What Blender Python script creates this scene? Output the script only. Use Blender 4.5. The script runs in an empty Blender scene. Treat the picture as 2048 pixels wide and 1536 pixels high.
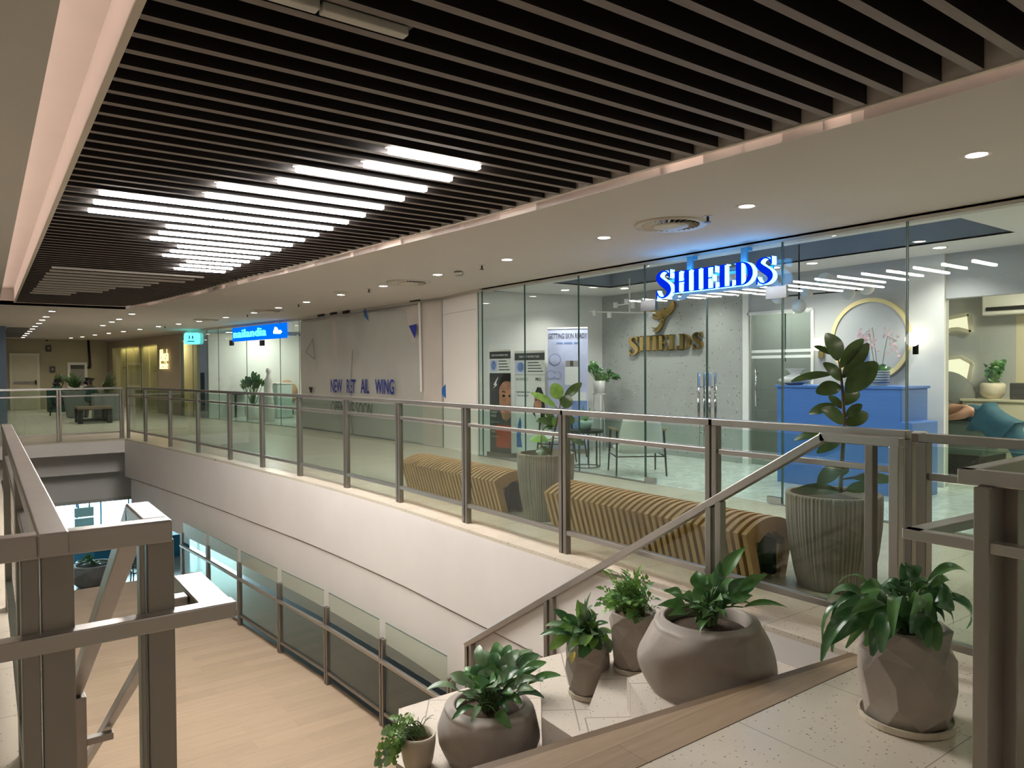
import bpy, bmesh, math, random
from mathutils import Vector, Matrix
random.seed(7)
SC = bpy.context.scene
COL = SC.collection
PI = math.pi
# ---------------------------------------------------------------- camera model (metres, z=0 is the upper floor)
F, YAW, PIT, ROL, H = 1456.14, 0.62666654, -0.01856578, -0.00666366, 1.4
_fw = Vector((math.sin(YAW) * math.cos(PIT), math.cos(YAW) * math.cos(PIT), math.sin(PIT)))
_r = Vector((math.cos(YAW), -math.sin(YAW), 0)); _u = _r.cross(_fw)
CR = _r * math.cos(ROL) + _u * math.sin(ROL); CU = _u * math.cos(ROL) - _r * math.sin(ROL)
CAM = Vector((0, 0, H))
def ray(px, py): return _fw * F + CR * (px - 1024) + CU * (768 - py)
def AZ(px, py, z=0.0):
    d = ray(px, py); return CAM + d * ((z - H) / d.z)
def AX(px, py, x):
    d = ray(px, py); return CAM + d * (x / d.x)
def AY(px, py, y):
    d = ray(px, py); return CAM + d * (y / d.y)
def AP(px, py, a, b):
    n = Vector((-(b[1] - a[1]), b[0] - a[0], 0)); d = ray(px, py)
    return CAM + d * (n.dot(Vector((a[0], a[1], 0)) - CAM) / n.dot(d))
def AD(px, py, dist):                      # point at a given distance along the view axis
    return CAM + ray(px, py) * (dist / F)
def ZH(py, x, y):                          # height of the point above plan point x,y seen at row py
    k = (py - 768) / F; w = CU + _fw * k; d = Vector((x, y, 0))
    return H - w.dot(d) / w.z

# ---------------------------------------------------------------- object helpers
def tag(o, label=None, cat=None, group=None, kind=None):
    if label: o['label'] = label
    if cat: o['category'] = cat
    if group: o['group'] = group
    if kind: o['kind'] = kind
    return o
def thing(name, label, cat, loc=(0, 0, 0), group=None):
    o = bpy.data.objects.new(name, None); COL.objects.link(o); o.location = loc
    o.empty_display_size = .1
    return tag(o, label, cat, group)
def wmat(o):
    m = Matrix.Translation(o.location) @ o.rotation_euler.to_matrix().to_4x4()
    if o.parent: m = wmat(o.parent) @ o.matrix_parent_inverse @ m
    return m
def copy_tree(o, parent=None):
    c = o.copy(); COL.objects.link(c)
    if parent: c.parent = parent; c.matrix_parent_inverse = o.matrix_parent_inverse.copy()
    for ch in list(o.children): copy_tree(ch, c)
    return c
ORD = ['first','second','third','fourth','fifth','sixth','seventh','eighth','ninth','tenth','eleventh','twelfth','thirteenth','fourteenth','fifteenth','sixteenth','seventeenth','eighteenth','nineteenth','twentieth','twenty-first','twenty-second','twenty-third','twenty-fourth']

class MB:
    def __init__(s): s.v = []; s.f = []; s.m = []; s.cm = 0
    def add(s, vs, fs):
        n = len(s.v); s.v += [tuple(v) for v in vs]
        for f in fs: s.f.append([n + i for i in f]); s.m.append(s.cm)
        return s
    def box(s, x0, x1, y0, y1, z0, z1):
        return s.add([(x, y, z) for x in (x0, x1) for y in (y0, y1) for z in (z0, z1)],
                     [(0,1,3,2),(4,6,7,5),(0,4,5,1),(2,3,7,6),(0,2,6,4),(1,5,7,3)])
    def obox(s, c, a, b, d):               # centre and three half vectors
        c, a, b, d = Vector(c), Vector(a), Vector(b), Vector(d)
        if a.cross(b).dot(d) < 0: a = -a
        return s.add([c + a*i + b*j + d*k for i in (-1,1) for j in (-1,1) for k in (-1,1)],
                     [(0,1,3,2),(4,6,7,5),(0,4,5,1),(2,3,7,6),(0,2,6,4),(1,5,7,3)])
    def bar(s, p, q, w, h, up=(0,0,1)):    # rectangular bar from p to q, w across, h along up
        p, q = Vector(p), Vector(q); d = q - p; up = Vector(up)
        sd = d.cross(up).normalized(); u = sd.cross(d).normalized()
        return s.obox((p+q)/2, d/2, sd*w/2, u*h/2)
    def prism(s, pts, z0, z1):             # plan polygon, counter-clockwise
        n = len(pts)
        a = sum(pts[i][0]*pts[(i+1)%n][1] - pts[(i+1)%n][0]*pts[i][1] for i in range(n))
        if a < 0: pts = pts[::-1]
        return s.add([(p[0],p[1],z0) for p in pts] + [(p[0],p[1],z1) for p in pts],
                     [tuple(range(n))[::-1], tuple(range(n,2*n))] + [(i,(i+1)%n,n+(i+1)%n,n+i) for i in range(n)])
    def poly(s, pts, depth):               # planar polygon with thickness along depth vector
        depth = Vector(depth); pts = [Vector(p) for p in pts]; n = len(pts)
        nn = Vector((0,0,0))
        for i in range(n): nn += (pts[i]-pts[0]).cross(pts[(i+1)%n]-pts[0])
        if nn.dot(depth) > 0: pts = pts[::-1]
        return s.add(pts + [p + depth for p in pts],
                     [tuple(range(n)), tuple(range(n,2*n))[::-1]] + [((i+1)%n,i,n+i,n+(i+1)%n) for i in range(n)])
    def wall(s, pts, z0, z1, th):          # wall along a plan polyline, thickness to the left of travel
        for a, b in zip(pts[:-1], pts[1:]):
            a, b = Vector(a[:2]), Vector(b[:2]); d = (b-a).normalized(); n = Vector((-d.y, d.x))*th
            s.prism([a, b, b+n, a+n], z0, z1)
        return s
    def tube(s, pts, r, n=8, caps=True):
        pts = [Vector(p) for p in pts]; rr = r if isinstance(r, (list, tuple)) else [r]*len(pts)
        rings = []; ref = None
        for i, p in enumerate(pts):
            d = (pts[min(i+1,len(pts)-1)] - pts[max(i-1,0)]).normalized()
            if ref is None: ref = Vector((0,0,1)) if abs(d.z) < .9 else Vector((1,0,0))
            a = d.cross(ref).normalized(); b = a.cross(d).normalized(); ref = b
            rings.append([p + (a*math.cos(2*PI*k/n) + b*math.sin(2*PI*k/n))*rr[i] for k in range(n)])
        vs = [v for R_ in rings for v in R_]
        fs = [(i*n+k, i*n+(k+1)%n, (i+1)*n+(k+1)%n, (i+1)*n+k) for i in range(len(pts)-1) for k in range(n)]
        if caps: fs += [tuple(range(n))[::-1], tuple(range((len(pts)-1)*n, len(pts)*n))]
        return s.add(vs, fs)
    def lathe(s, prof, n=32, c=(0,0,0), rad=None, capb=True, capt=False, sx=1, sy=1):
        c = Vector(c); vs = []
        for j, (r, z) in enumerate(prof):
            for k in range(n):
                a = 2*PI*k/n; q = r*(rad(a, j) if rad else 1)
                vs.append(c + Vector((q*math.cos(a)*sx, q*math.sin(a)*sy, z)))
        m = len(prof)
        fs = [(j*n+k, j*n+(k+1)%n, (j+1)*n+(k+1)%n, (j+1)*n+k) for j in range(m-1) for k in range(n)]
        if capb: fs.append(tuple(range(n))[::-1])
        if capt: fs.append(tuple(range((m-1)*n, m*n)))
        return s.add(vs, fs)
    def ball(s, c, r, n=14, m=9, sq=(1,1,1)):
        c = Vector(c); prof = []
        vs = [c + Vector((0,0,-r*sq[2]))]
        for j in range(1, m):
            t = -PI/2 + PI*j/m
            for k in range(n):
                a = 2*PI*k/n; vs.append(c + Vector((r*math.cos(t)*math.cos(a)*sq[0], r*math.cos(t)*math.sin(a)*sq[1], r*math.sin(t)*sq[2])))
        vs.append(c + Vector((0,0,r*sq[2]))); L = len(vs)-1
        fs = [(0, 1+(k+1)%n, 1+k) for k in range(n)]
        for j in range(m-2): fs += [(1+j*n+k, 1+j*n+(k+1)%n, 1+(j+1)*n+(k+1)%n, 1+(j+1)*n+k) for k in range(n)]
        fs += [(1+(m-2)*n+k, 1+(m-2)*n+(k+1)%n, L) for k in range(n)]
        return s.add(vs, fs)
    def build(s, name, mat, parent=None, smooth=False, bev=0, sub=0, kind=None, thick=0):
        me = bpy.data.meshes.new(name); me.from_pydata(s.v, [], s.f)
        mats = mat if isinstance(mat, (list, tuple)) else [mat]
        for m_ in mats: me.materials.append(m_)
        if len(mats) > 1: me.polygons.foreach_set('material_index', s.m)
        if smooth: me.polygons.foreach_set('use_smooth', [True]*len(me.polygons))
        me.update()
        o = bpy.data.objects.new(name, me); COL.objects.link(o)
        if parent: o.parent = parent; o.matrix_parent_inverse = wmat(parent).inverted()
        if thick:
            b = o.modifiers.new('thickness', 'SOLIDIFY'); b.thickness = thick; b.offset = 0
        if bev:
            b = o.modifiers.new('edge', 'BEVEL'); b.width = bev; b.segments = 2; b.limit_method = 'ANGLE'; b.angle_limit = .6
        if sub:
            b = o.modifiers.new('smooth', 'SUBSURF'); b.levels = sub; b.render_levels = sub
        if kind: o['kind'] = kind
        return o
def struct(name, mb, mat, **k): return mb.build(name, mat, kind='structure', **k)

def leaf(mb, base, tip, width, up=(0,0,1), bend=.15, fold=.25, shape='oval', n=7, holes=False):
    base, tip = Vector(base), Vector(tip); ax = tip - base; L = ax.length; d = ax.normalized()
    up = Vector(up); sd = d.cross(up)
    if sd.length < .1: sd = d.cross(Vector((1, .3, 0)))
    sd.normalize(); nr = sd.cross(d).normalized()
    cols = (-1, -.5, 0, .5, 1); vs = []
    for i in range(n + 1):
        t = i/n
        if shape == 'oval': w = math.sin(PI*min(1, t*.96+.02))**.62
        elif shape == 'ob': w = (math.sin(PI*t**1.25)**.7 if t < 1 else 0)
        elif shape == 'heart': w = (math.sin(PI*t**.62)**.8 if 0 < t < 1 else (.35 if t == 0 else 0))
        else: w = math.sin(PI*t**.8)**1.15 if 0 < t < 1 else 0
        w = max(w, .03)*width/2
        p = base + ax*t + nr*(bend*L*4*t*(1-t)*.5 - bend*L*t*t*.35)
        for c in cols: vs.append(p + sd*(c*w) + nr*(abs(c)*w*fold))
    fs = []
    for i in range(n):
        for k in range(4):
            if holes and k in (0, 3) and i % 2 == 1 and 0 < i < n-1: continue
            if holes and k in (1, 2) and i % 2 == 0 and 1 < i < n-2: continue
            a = i*5+k; fs.append((a, a+1, a+6, a+5))
    mb.add(vs, fs)

def text_mesh(mb, txt, origin, right, up, size, depth=.004, align='LEFT', sx=1.0, offset=0.0, space=1.0):
    cu = bpy.data.curves.new('t', 'FONT'); cu.body = txt; cu.size = 1; cu.extrude = .5; cu.align_x = align
    cu.offset = offset; cu.resolution_u = 3; cu.space_character = space
    ob = bpy.data.objects.new('t', cu); COL.objects.link(ob)
    dg = bpy.context.evaluated_depsgraph_get(); me = bpy.data.meshes.new_from_object(ob.evaluated_get(dg))
    right, up = Vector(right).normalized(), Vector(up).normalized(); nr = right.cross(up).normalized(); o = Vector(origin)
    mb.add([o + right*(v.co.x*size*sx) + up*(v.co.y*size) + nr*((v.co.z+.5)*depth) for v in me.vertices],
           [tuple(p.vertices) for p in me.polygons])
    bpy.data.objects.remove(ob); bpy.data.curves.remove(cu); bpy.data.meshes.remove(me)

def skin(name, joints, edges, mat, parent=None, sub=2, root=None):
    names = list(joints); me = bpy.data.meshes.new(name)
    me.from_pydata([joints[k][0] for k in names], [(names.index(a), names.index(b)) for a, b in edges], [])
    o = bpy.data.objects.new(name, me); COL.objects.link(o)
    if parent: o.parent = parent; o.matrix_parent_inverse = wmat(parent).inverted()
    o.modifiers.new('skin', 'SKIN'); sv = me.skin_vertices[0].data if me.skin_vertices else None
    if sv is None:
        me.attributes  # keep
    else:
        for i, k in enumerate(names):
            r = joints[k][1]; sv[i].radius = (r, r) if not isinstance(r, tuple) else r
            sv[i].use_root = (k == (root or names[0]))
    m = o.modifiers.new('smooth', 'SUBSURF'); m.levels = sub; m.render_levels = sub
    for m_ in (mat if isinstance(mat, (list, tuple)) else [mat]): me.materials.append(m_)
    o.modifiers['skin'].use_smooth_shade = True
    return o
# ---------------------------------------------------------------- procedural materials
def nt(name):
    m = bpy.data.materials.new(name); m.use_nodes = True; t = m.node_tree; t.nodes.clear()
    return m, t, t.nodes, t.links
def out(t, sh):
    o = t.nodes.new('ShaderNodeOutputMaterial'); t.links.new(sh, o.inputs[0])
def mix(N, L, fac, a, b, mode='MIX'):
    n = N.new('ShaderNodeMix'); n.data_type = 'RGBA'; n.blend_type = mode
    for i, v in ((0, fac), (6, a), (7, b)):
        if hasattr(v, 'links'): L.new(v, n.inputs[i])
        else: n.inputs[i].default_value = v if i == 0 else (*v[:3], 1)
    return n.outputs[2]
def ramp(N, L, src, stops):
    n = N.new('ShaderNodeValToRGB'); L.new(src, n.inputs[0]); e = n.color_ramp.elements
    while len(e) < len(stops): e.new(.5)
    for k, (p, c) in enumerate(stops): e[k].position = p; e[k].color = (*c, 1) if len(c) == 3 else c
    return n.outputs[0]
def coords(N, L, scale=(1,1,1), rot=(0,0,0)):
    c = N.new('ShaderNodeTexCoord'); m = N.new('ShaderNodeMapping'); L.new(c.outputs['Object'], m.inputs[0])
    m.inputs['Scale'].default_value = scale; m.inputs['Rotation'].default_value = rot
    return m.outputs[0]
def noise(N, L, co, scale, detail=3, rough=.55, dist=0):
    n = N.new('ShaderNodeTexNoise'); L.new(co, n.inputs['Vector']); n.inputs['Scale'].default_value = scale
    n.inputs['Detail'].default_value = detail; n.inputs['Roughness'].default_value = rough; n.inputs['Distortion'].default_value = dist
    return n.outputs[0]
def bsdf(N, rough=.5, metal=0, spec=.5, coat=0):
    b = N.new('ShaderNodeBsdfPrincipled'); b.inputs['Roughness'].default_value = rough; b.inputs['Metallic'].default_value = metal
    b.inputs['Specular IOR Level'].default_value = spec; b.inputs['Coat Weight'].default_value = coat
    return b
def bump(N, L, b, h, strength=.2, dist=.01):
    n = N.new('ShaderNodeBump'); n.inputs['Strength'].default_value = strength; n.inputs['Distance'].default_value = dist
    L.new(h, n.inputs['Height']); L.new(n.outputs[0], b.inputs['Normal'])
def plain(name, col, rough=.5, metal=0, spec=.5, var=.08, vscale=3.0, bmp=0, bscale=60, coat=0, stretch=(1,1,1)):
    m, t, N, L = nt(name); b = bsdf(N, rough, metal, spec, coat); co = coords(N, L, stretch)
    f = noise(N, L, co, vscale, 4)
    lo = tuple(c*(1-var) for c in col); hi = tuple(min(1, c*(1+var)) for c in col)
    L.new(ramp(N, L, f, [(.3, lo), (.7, hi)]), b.inputs['Base Color'])
    if bmp: bump(N, L, b, noise(N, L, co, bscale, 3), bmp, .004)
    out(t, b.outputs[0]); return m
def emis(name, col, s):
    m, t, N, L = nt(name); e = N.new('ShaderNodeEmission'); e.inputs[0].default_value = (*col, 1); e.inputs[1].default_value = s
    out(t, e.outputs[0]); return m
def glass(name, tint=(.93,.97,.95), refl=1.0, rough=0.0, frost=0.0):
    m, t, N, L = nt(name)
    tr = N.new('ShaderNodeBsdfTransparent'); tr.inputs[0].default_value = (*tint, 1)
    gl = N.new('ShaderNodeBsdfGlossy'); gl.inputs['Roughness'].default_value = rough; gl.inputs[0].default_value = (1,1,1,1)
    lw = N.new('ShaderNodeLayerWeight'); lw.inputs[0].default_value = .5
    p = N.new('ShaderNodeMath'); p.operation = 'POWER'; L.new(lw.outputs['Facing'], p.inputs[0]); p.inputs[1].default_value = 4.2
    a = N.new('ShaderNodeMath'); a.operation = 'MULTIPLY_ADD'; L.new(p.outputs[0], a.inputs[0]); a.inputs[1].default_value = .9*refl; a.inputs[2].default_value = .03*refl
    base = tr.outputs[0]
    if frost:
        df = N.new('ShaderNodeBsdfDiffuse'); df.inputs[0].default_value = (.8,.86,.8,1)
        tl = N.new('ShaderNodeBsdfTranslucent'); tl.inputs[0].default_value = (.8,.86,.8,1)
        ad = N.new('ShaderNodeMixShader'); ad.inputs[0].default_value = .5; L.new(df.outputs[0], ad.inputs[1]); L.new(tl.outputs[0], ad.inputs[2])
        fm = N.new('ShaderNodeMixShader'); fm.inputs[0].default_value = frost; L.new(base, fm.inputs[1]); L.new(ad.outputs[0], fm.inputs[2]); base = fm.outputs[0]
    mx = N.new('ShaderNodeMixShader'); L.new(a.outputs[0], mx.inputs[0]); L.new(base, mx.inputs[1]); L.new(gl.outputs[0], mx.inputs[2])
    out(t, mx.outputs[0]); return m
def terrazzo(name, base, chips, tile=.6, rough=.35, cscale=70, mort=.0022, joint=None, spec=.4, rot=0):
    m, t, N, L = nt(name); b = bsdf(N, rough, 0, spec); co = coords(N, L, rot=(0,0,rot))
    v = N.new('ShaderNodeTexVoronoi'); L.new(co, v.inputs['Vector']); v.inputs['Scale'].default_value = cscale
    sep = N.new('ShaderNodeSeparateColor'); L.new(v.outputs['Color'], sep.inputs[0])
    d = ramp(N, L, v.outputs['Distance'], [(.18, (1,1,1)), (.3, (0,0,0))])
    pick = ramp(N, L, sep.outputs[0], [(.62, (0,0,0)), (.7, (1,1,1))])
    mk = N.new('ShaderNodeMath'); mk.operation = 'MULTIPLY'; L.new(d, mk.inputs[0]); L.new(pick, mk.inputs[1])
    cc = ramp(N, L, sep.outputs[1], [(0, chips[0]), (.5, chips[1]), (1, chips[2])])
    soft = noise(N, L, co, 2.2, 3)
    bc = ramp(N, L, soft, [(.3, tuple(c*.95 for c in base)), (.7, tuple(min(1, c*1.04) for c in base))])
    c = mix(N, L, mk.outputs[0], bc, cc)
    br = N.new('ShaderNodeTexBrick'); L.new(co, br.inputs['Vector']); br.offset = 0; br.squash = 1
    br.inputs['Scale'].default_value = 1; br.inputs['Brick Width'].default_value = tile; br.inputs['Row Height'].default_value = tile
    br.inputs['Mortar Size'].default_value = mort; br.inputs['Mortar Smooth'].default_value = .1
    c = mix(N, L, br.outputs['Fac'], c, joint or tuple(x*.5 for x in base))
    L.new(c, b.inputs['Base Color']); out(t, b.outputs[0]); return m
def wood(name, a, bcol, grain=(1,1,1), gscale=9, plank=None, rough=.45, rot=0, joint=.55, spec=.4, coat=0):
    m, t, N, L = nt(name); b = bsdf(N, rough, 0, spec, coat); co = coords(N, L, rot=(0,0,rot)); cg = coords(N, L, grain, rot=(0,0,0)) if not plank else None
    if plank:
        mp = N.new('ShaderNodeMapping'); L.new(co, mp.inputs[0]); mp.inputs['Scale'].default_value = grain; cg = mp.outputs[0]
    g = noise(N, L, cg, gscale, 6, .6, .4); g2 = noise(N, L, cg, gscale*5, 4, .7)
    c = ramp(N, L, g, [(.25, a), (.75, bcol)]); c = mix(N, L, .25, c, ramp(N, L, g2, [(.3, tuple(x*.7 for x in a)), (.7, bcol)]))
    if plank:
        br = N.new('ShaderNodeTexBrick'); L.new(co, br.inputs['Vector']); br.offset = .37
        br.inputs['Scale'].default_value = 1; br.inputs['Brick Width'].default_value = plank[0]; br.inputs['Row Height'].default_value = plank[1]
        br.inputs['Mortar Size'].default_value = .0016; br.inputs['Color1'].default_value = (.86,.86,.86,1); br.inputs['Color2'].default_value = (1,1,1,1); br.inputs['Mortar'].default_value = (joint,)*3+(1,)
        c = mix(N, L, 1.0, c, br.outputs['Color'], 'MULTIPLY')
    L.new(c, b.inputs['Base Color']); out(t, b.outputs[0]); return m
def steel(name, col, rough=.3, metal=.9, var=.1):
    m, t, N, L = nt(name); b = bsdf(N, rough, metal); co = coords(N, L)
    g = noise(N, L, co, 2.5, 2, .5, .3)
    L.new(ramp(N, L, g, [(.3, tuple(c*(1-var) for c in col)), (.7, col)]), b.inputs['Base Color'])
    rr = N.new('ShaderNodeMapRange'); L.new(noise(N, L, co, 9, 4), rr.inputs[0]); rr.inputs[3].default_value = rough*.85; rr.inputs[4].default_value = rough*1.2
    L.new(rr.outputs[0], b.inputs['Roughness']); out(t, b.outputs[0]); return m
def marble(name, base, vein, rough=.12):
    m, t, N, L = nt(name); b = bsdf(N, rough, 0, .5); co = coords(N, L)
    n = noise(N, L, co, 1.6, 8, .62, 2.2)
    v = ramp(N, L, n, [(.43, (0,0,0)), (.495, (1,1,1)), (.56, (0,0,0))])
    fm = N.new('ShaderNodeMath'); fm.operation = 'MULTIPLY'; L.new(v, fm.inputs[0]); fm.inputs[1].default_value = .55
    c = mix(N, L, fm.outputs[0], base, vein)
    br = N.new('ShaderNodeTexBrick'); L.new(co, br.inputs['Vector']); br.offset = 0; br.inputs['Scale'].default_value = 1
    br.inputs['Brick Width'].default_value = .6; br.inputs['Row Height'].default_value = .6; br.inputs['Mortar Size'].default_value = .002
    c = mix(N, L, br.outputs['Fac'], c, tuple(x*.6 for x in base))
    L.new(c, b.inputs['Base Color']); out(t, b.outputs[0]); return m
def leafmat(name, a, bcol, rough=.35):
    m, t, N, L = nt(name); b = bsdf(N, rough, 0, .5); co = coords(N, L)
    L.new(ramp(N, L, noise(N, L, co, 14, 3), [(.3, a), (.7, bcol)]), b.inputs['Base Color'])
    tl = N.new('ShaderNodeBsdfTranslucent'); tl.inputs[0].default_value = (*[min(1, x*1.6) for x in bcol], 1)
    mx = N.new('ShaderNodeMixShader'); mx.inputs[0].default_value = .18; L.new(b.outputs[0], mx.inputs[1]); L.new(tl.outputs[0], mx.inputs[2])
    out(t, mx.outputs[0]); return m

M = {}
M['ceiling'] = plain('ceiling_paint', (.56,.525,.485), .85, var=.02, vscale=.6)
M['white'] = plain('white_paint', (.80,.75,.70), .7, var=.02, vscale=.8)
M['fascia'] = plain('fascia_paint', (.78,.725,.68), .75, var=.035, vscale=1.1)
M['cove'] = plain('cove_paint', (.84,.76,.71), .7, var=.02)
M['floor'] = terrazzo('upper_terrazzo', (.66,.58,.47), [(.16,.115,.09),(.34,.26,.20),(.78,.72,.62)], .6, .26, 62)
M['ledge'] = terrazzo('ledge_terrazzo', (.64,.57,.49), [(.14,.10,.08),(.33,.25,.20),(.72,.64,.56)], .45, .4, 66, .004, rot=.6)
M['platform'] = wood('platform_oak', (.50,.365,.245), (.60,.46,.325), (.35,5,1), 3.2, (1.3,.19), .42, 0, .8)
M['tile_low'] = terrazzo('ground_tile', (.27,.255,.245), [(.2,.19,.18),(.25,.24,.23),(.32,.31,.3)], .6, .16, 40)
M['nosing'] = wood('stair_wood', (.30,.205,.13), (.43,.31,.205), (.5,9,1), 3.5, (3,.15), .45, 0, .55)
M['nosing_edge'] = wood('stair_wood_edge', (.16,.105,.062), (.23,.155,.095), (.5,9,1), 4)
M['slat'] = wood('slat_shaded_tone', (.007,.004,.0035), (.013,.008,.007), (.4,6,6), 6, rough=.6)
M['slat_lit_bottom'] = wood('slat_bottom_lit_tone', (.15,.118,.104), (.22,.18,.16), (.4,6,6), 6, rough=.6)  # light from below painted into the slats: paler bottoms, near-black unlit sides
M['black'] = plain('matt_black', (.012,.011,.011), .7)
M['blackmetal'] = plain('black_metal', (.02,.02,.021), .4, .3)
M['trim'] = plain('panel_trim', (.62,.55,.46), .6, var=.03)
M['steel'] = steel('brushed_steel', (.45,.42,.385), .31, .88)
M['steel_d'] = steel('dark_brushed_steel', (.30,.275,.245), .33, .85)
M['chrome'] = steel('polished_chrome', (.50,.50,.51), .12, 1, .05)
M['glass'] = glass('rail_glass', (.82,.905,.865), 1.15)
M['glass_lo'] = glass('lower_rail_glass', (.86,.91,.86), 1.0, frost=.12)
M['shop_glass'] = glass('shopfront_glass', (.93,.965,.95), .7)
M['frost'] = glass('frosted_glass', (.75,.82,.79), .6, .1, .5)
M['glass_edge'] = plain('glass_edge', (.045,.10,.085), .25, var=.1)
M['tube'] = emis('led_tube', (1,.97,.93), 80)
M['tube_off'] = plain('led_tube_off', (.55,.52,.46), .5)
M['down'] = emis('downlight_disc', (1,.93,.80), 30)
M['bench'] = wood('bench_oak', (.46,.235,.095), (.62,.355,.165), (3,3,.7), 5, rough=.45)
M['rib'] = plain('ribbed_concrete', (.27,.215,.17), .75, var=.16, vscale=5, bmp=.15)
M['pot'] = plain('faceted_stone', (.33,.283,.243), .55, var=.12, vscale=6, bmp=.12, bscale=45)
M['saucer'] = plain('pale_saucer', (.62,.55,.44), .5)
M['soil'] = plain('potting_soil', (.06,.036,.02), .95, var=.5, vscale=60, bmp=.8, bscale=90)
M['coir'] = plain('coconut_husk', (.085,.047,.022), .95, var=.6, vscale=50, bmp=.9, bscale=80)
M['leaf_rub'] = leafmat('rubber_leaf', (.028,.060,.018), (.068,.105,.03), .28)
M['leaf_lily'] = leafmat('lily_leaf', (.05,.15,.04), (.12,.26,.075), .32)
M['leaf_grey'] = leafmat('grey_green_leaf', (.10,.18,.09), (.21,.31,.17), .32)
M['leaf_mon'] = leafmat('bright_leaf', (.08,.20,.035), (.22,.38,.08), .35)
M['leaf_dark'] = leafmat('dark_leaf', (.03,.095,.035), (.075,.175,.065), .24)
M['leaf_yel'] = leafmat('yellow_leaf', (.45,.40,.08), (.6,.52,.12), .5)
M['leaf_far'] = leafmat('palm_leaf', (.05,.085,.03), (.10,.14,.05), .45)
M['stem'] = plain('plant_stem', (.10,.075,.035), .7, var=.2)
M['gstem'] = plain('green_stem', (.09,.17,.05), .5, var=.2)
M['marble'] = marble('shop_marble', (.80,.80,.78), (.42,.42,.41))
M['stone'] = terrazzo('grey_stone', (.34,.35,.335), [(.12,.125,.12),(.22,.23,.22),(.50,.51,.49)], 50, .55, 20, 0)
M['gold'] = steel('brass', (.62,.44,.17), .2, 1, .3)
M['blue'] = plain('blue_lacquer', (.055,.17,.50), .3, var=.05)
M['blue_face'] = emis('sign_blue_face', (.0,.03,.92), .85)
M['sign_side'] = emis('sign_cyan_side', (.10,.42,1.0), 9)
M['sign_glow'] = emis('sign_blue_panel', (.0,.18,1.0), 1.0)
M['sign_cyan'] = emis('sign_cyan_letters', (.10,1.0,.92), 2.6)
M['sign_warm'] = emis('sign_warm_letters', (1.0,.80,.30), 2.4)
M['sign_white'] = emis('sign_white_shape', (.9,.95,1.0), 3)
M['lamp'] = emis('lamp_globe', (1,.92,.74), 5)
M['tarp'] = plain('tarpaulin', (.46,.455,.42), .5, var=.05, vscale=1.6, bmp=.6, bscale=4)
M['hoard'] = plain('hoarding_board', (.55,.49,.44), .6, var=.04)
M['print_blue'] = plain('print_blue', (.02,.035,.26), .5, var=.1)
M['print_teal'] = plain('print_teal', (.02,.13,.40), .5, var=.1)
M['print_dark'] = plain('print_dark', (.06,.06,.065), .5, var=.1)
M['print_grey'] = plain('print_grey', (.28,.27,.25), .6)
M['paper'] = plain('white_print', (.72,.74,.72), .5, var=.03)
M['lilac'] = plain('lilac_print', (.50,.53,.76), .5, var=.22, vscale=2.2)
M['lilac_d'] = plain('lilac_dark_print', (.16,.24,.50), .5, var=.25, vscale=8)
M['skin'] = plain('skin', (.42,.23,.15), .5, var=.1)
M['skin_p'] = plain('printed_skin', (.38,.19,.12), .5, var=.3, vscale=9)
M['hair'] = plain('dark_hair', (.012,.010,.010), .5, var=.3, vscale=30)
M['teal_cloth'] = plain('teal_cloth', (.015,.075,.115), .8, var=.2, vscale=8, bmp=.3)
M['green_cloth'] = plain('green_cloth', (.012,.07,.05), .8, var=.2, vscale=8)
M['dark_cloth'] = plain('dark_cloth', (.02,.022,.026), .8, var=.2)
M['sofa'] = plain('green_upholstery', (.085,.115,.09), .8, var=.12)
M['grey_fab'] = plain('grey_upholstery', (.20,.21,.20), .85, var=.1)
M['tan_fab'] = plain('tan_upholstery', (.42,.27,.15), .8, var=.1)
M['cream'] = plain('cream_paint', (.62,.57,.42), .6, var=.03)
M['cream_cab'] = plain('cream_cabinet', (.70,.66,.52), .5, var=.03)
M['brownwall'] = plain('brown_wall', (.33,.27,.19), .8, var=.05)
M['farwall'] = plain('far_wall_paint', (.42,.38,.27), .8, var=.04, vscale=1)
M['curtain'] = plain('curtain_cloth', (.60,.52,.26), .8, var=.06)
M['bluewall'] = plain('blue_grey_paint', (.12,.17,.26), .5, var=.05)
M['tray'] = plain('tray_blue', (.21,.25,.31), .6, var=.03)
M['shopwall'] = plain('shop_white', (.74,.74,.71), .6, var=.02)
M['greywall'] = plain('shop_grey', (.42,.43,.43), .6, var=.02)
M['nailwall'] = plain('nail_shop_wall', (.55,.57,.48), .6, var=.02)
M['gold_paint'] = plain('niche_ochre', (.72,.60,.30), .6, var=.05)
M['grille'] = plain('grille_dark', (.03,.035,.03), .6)
M['vent'] = plain('vent_metal', (.55,.51,.44), .45, .2)
M['pink'] = leafmat('orchid_petal', (.62,.34,.42), (.85,.62,.68), .5)
M['ceramic'] = plain('white_ceramic', (.75,.74,.70), .3, var=.03)
M['mint'] = plain('mint_ceramic', (.50,.62,.58), .3, var=.03)
M['redprint'] = plain('red_print', (.38,.07,.04), .5, var=.2)
M['darkglass'] = plain('dark_panel', (.085,.10,.098), .15, var=.1)
M['sky'] = emis('daylight_sky', (.60,.92,1.0), 9)
M['roof_blue'] = plain('blue_roof', (.10,.32,.55), .6)
M['tree'] = leafmat('outdoor_leaf', (.10,.2,.05), (.3,.42,.14), .6)
M['bluebox'] = plain('blue_box', (.04,.26,.44), .5, var=.1)
M['frost_d'] = glass('tinted_door_glass', (.70,.75,.72), 1.2)
M['niche_glow'] = emis('niche_backlight', (1,.93,.62), 1.1)
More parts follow.
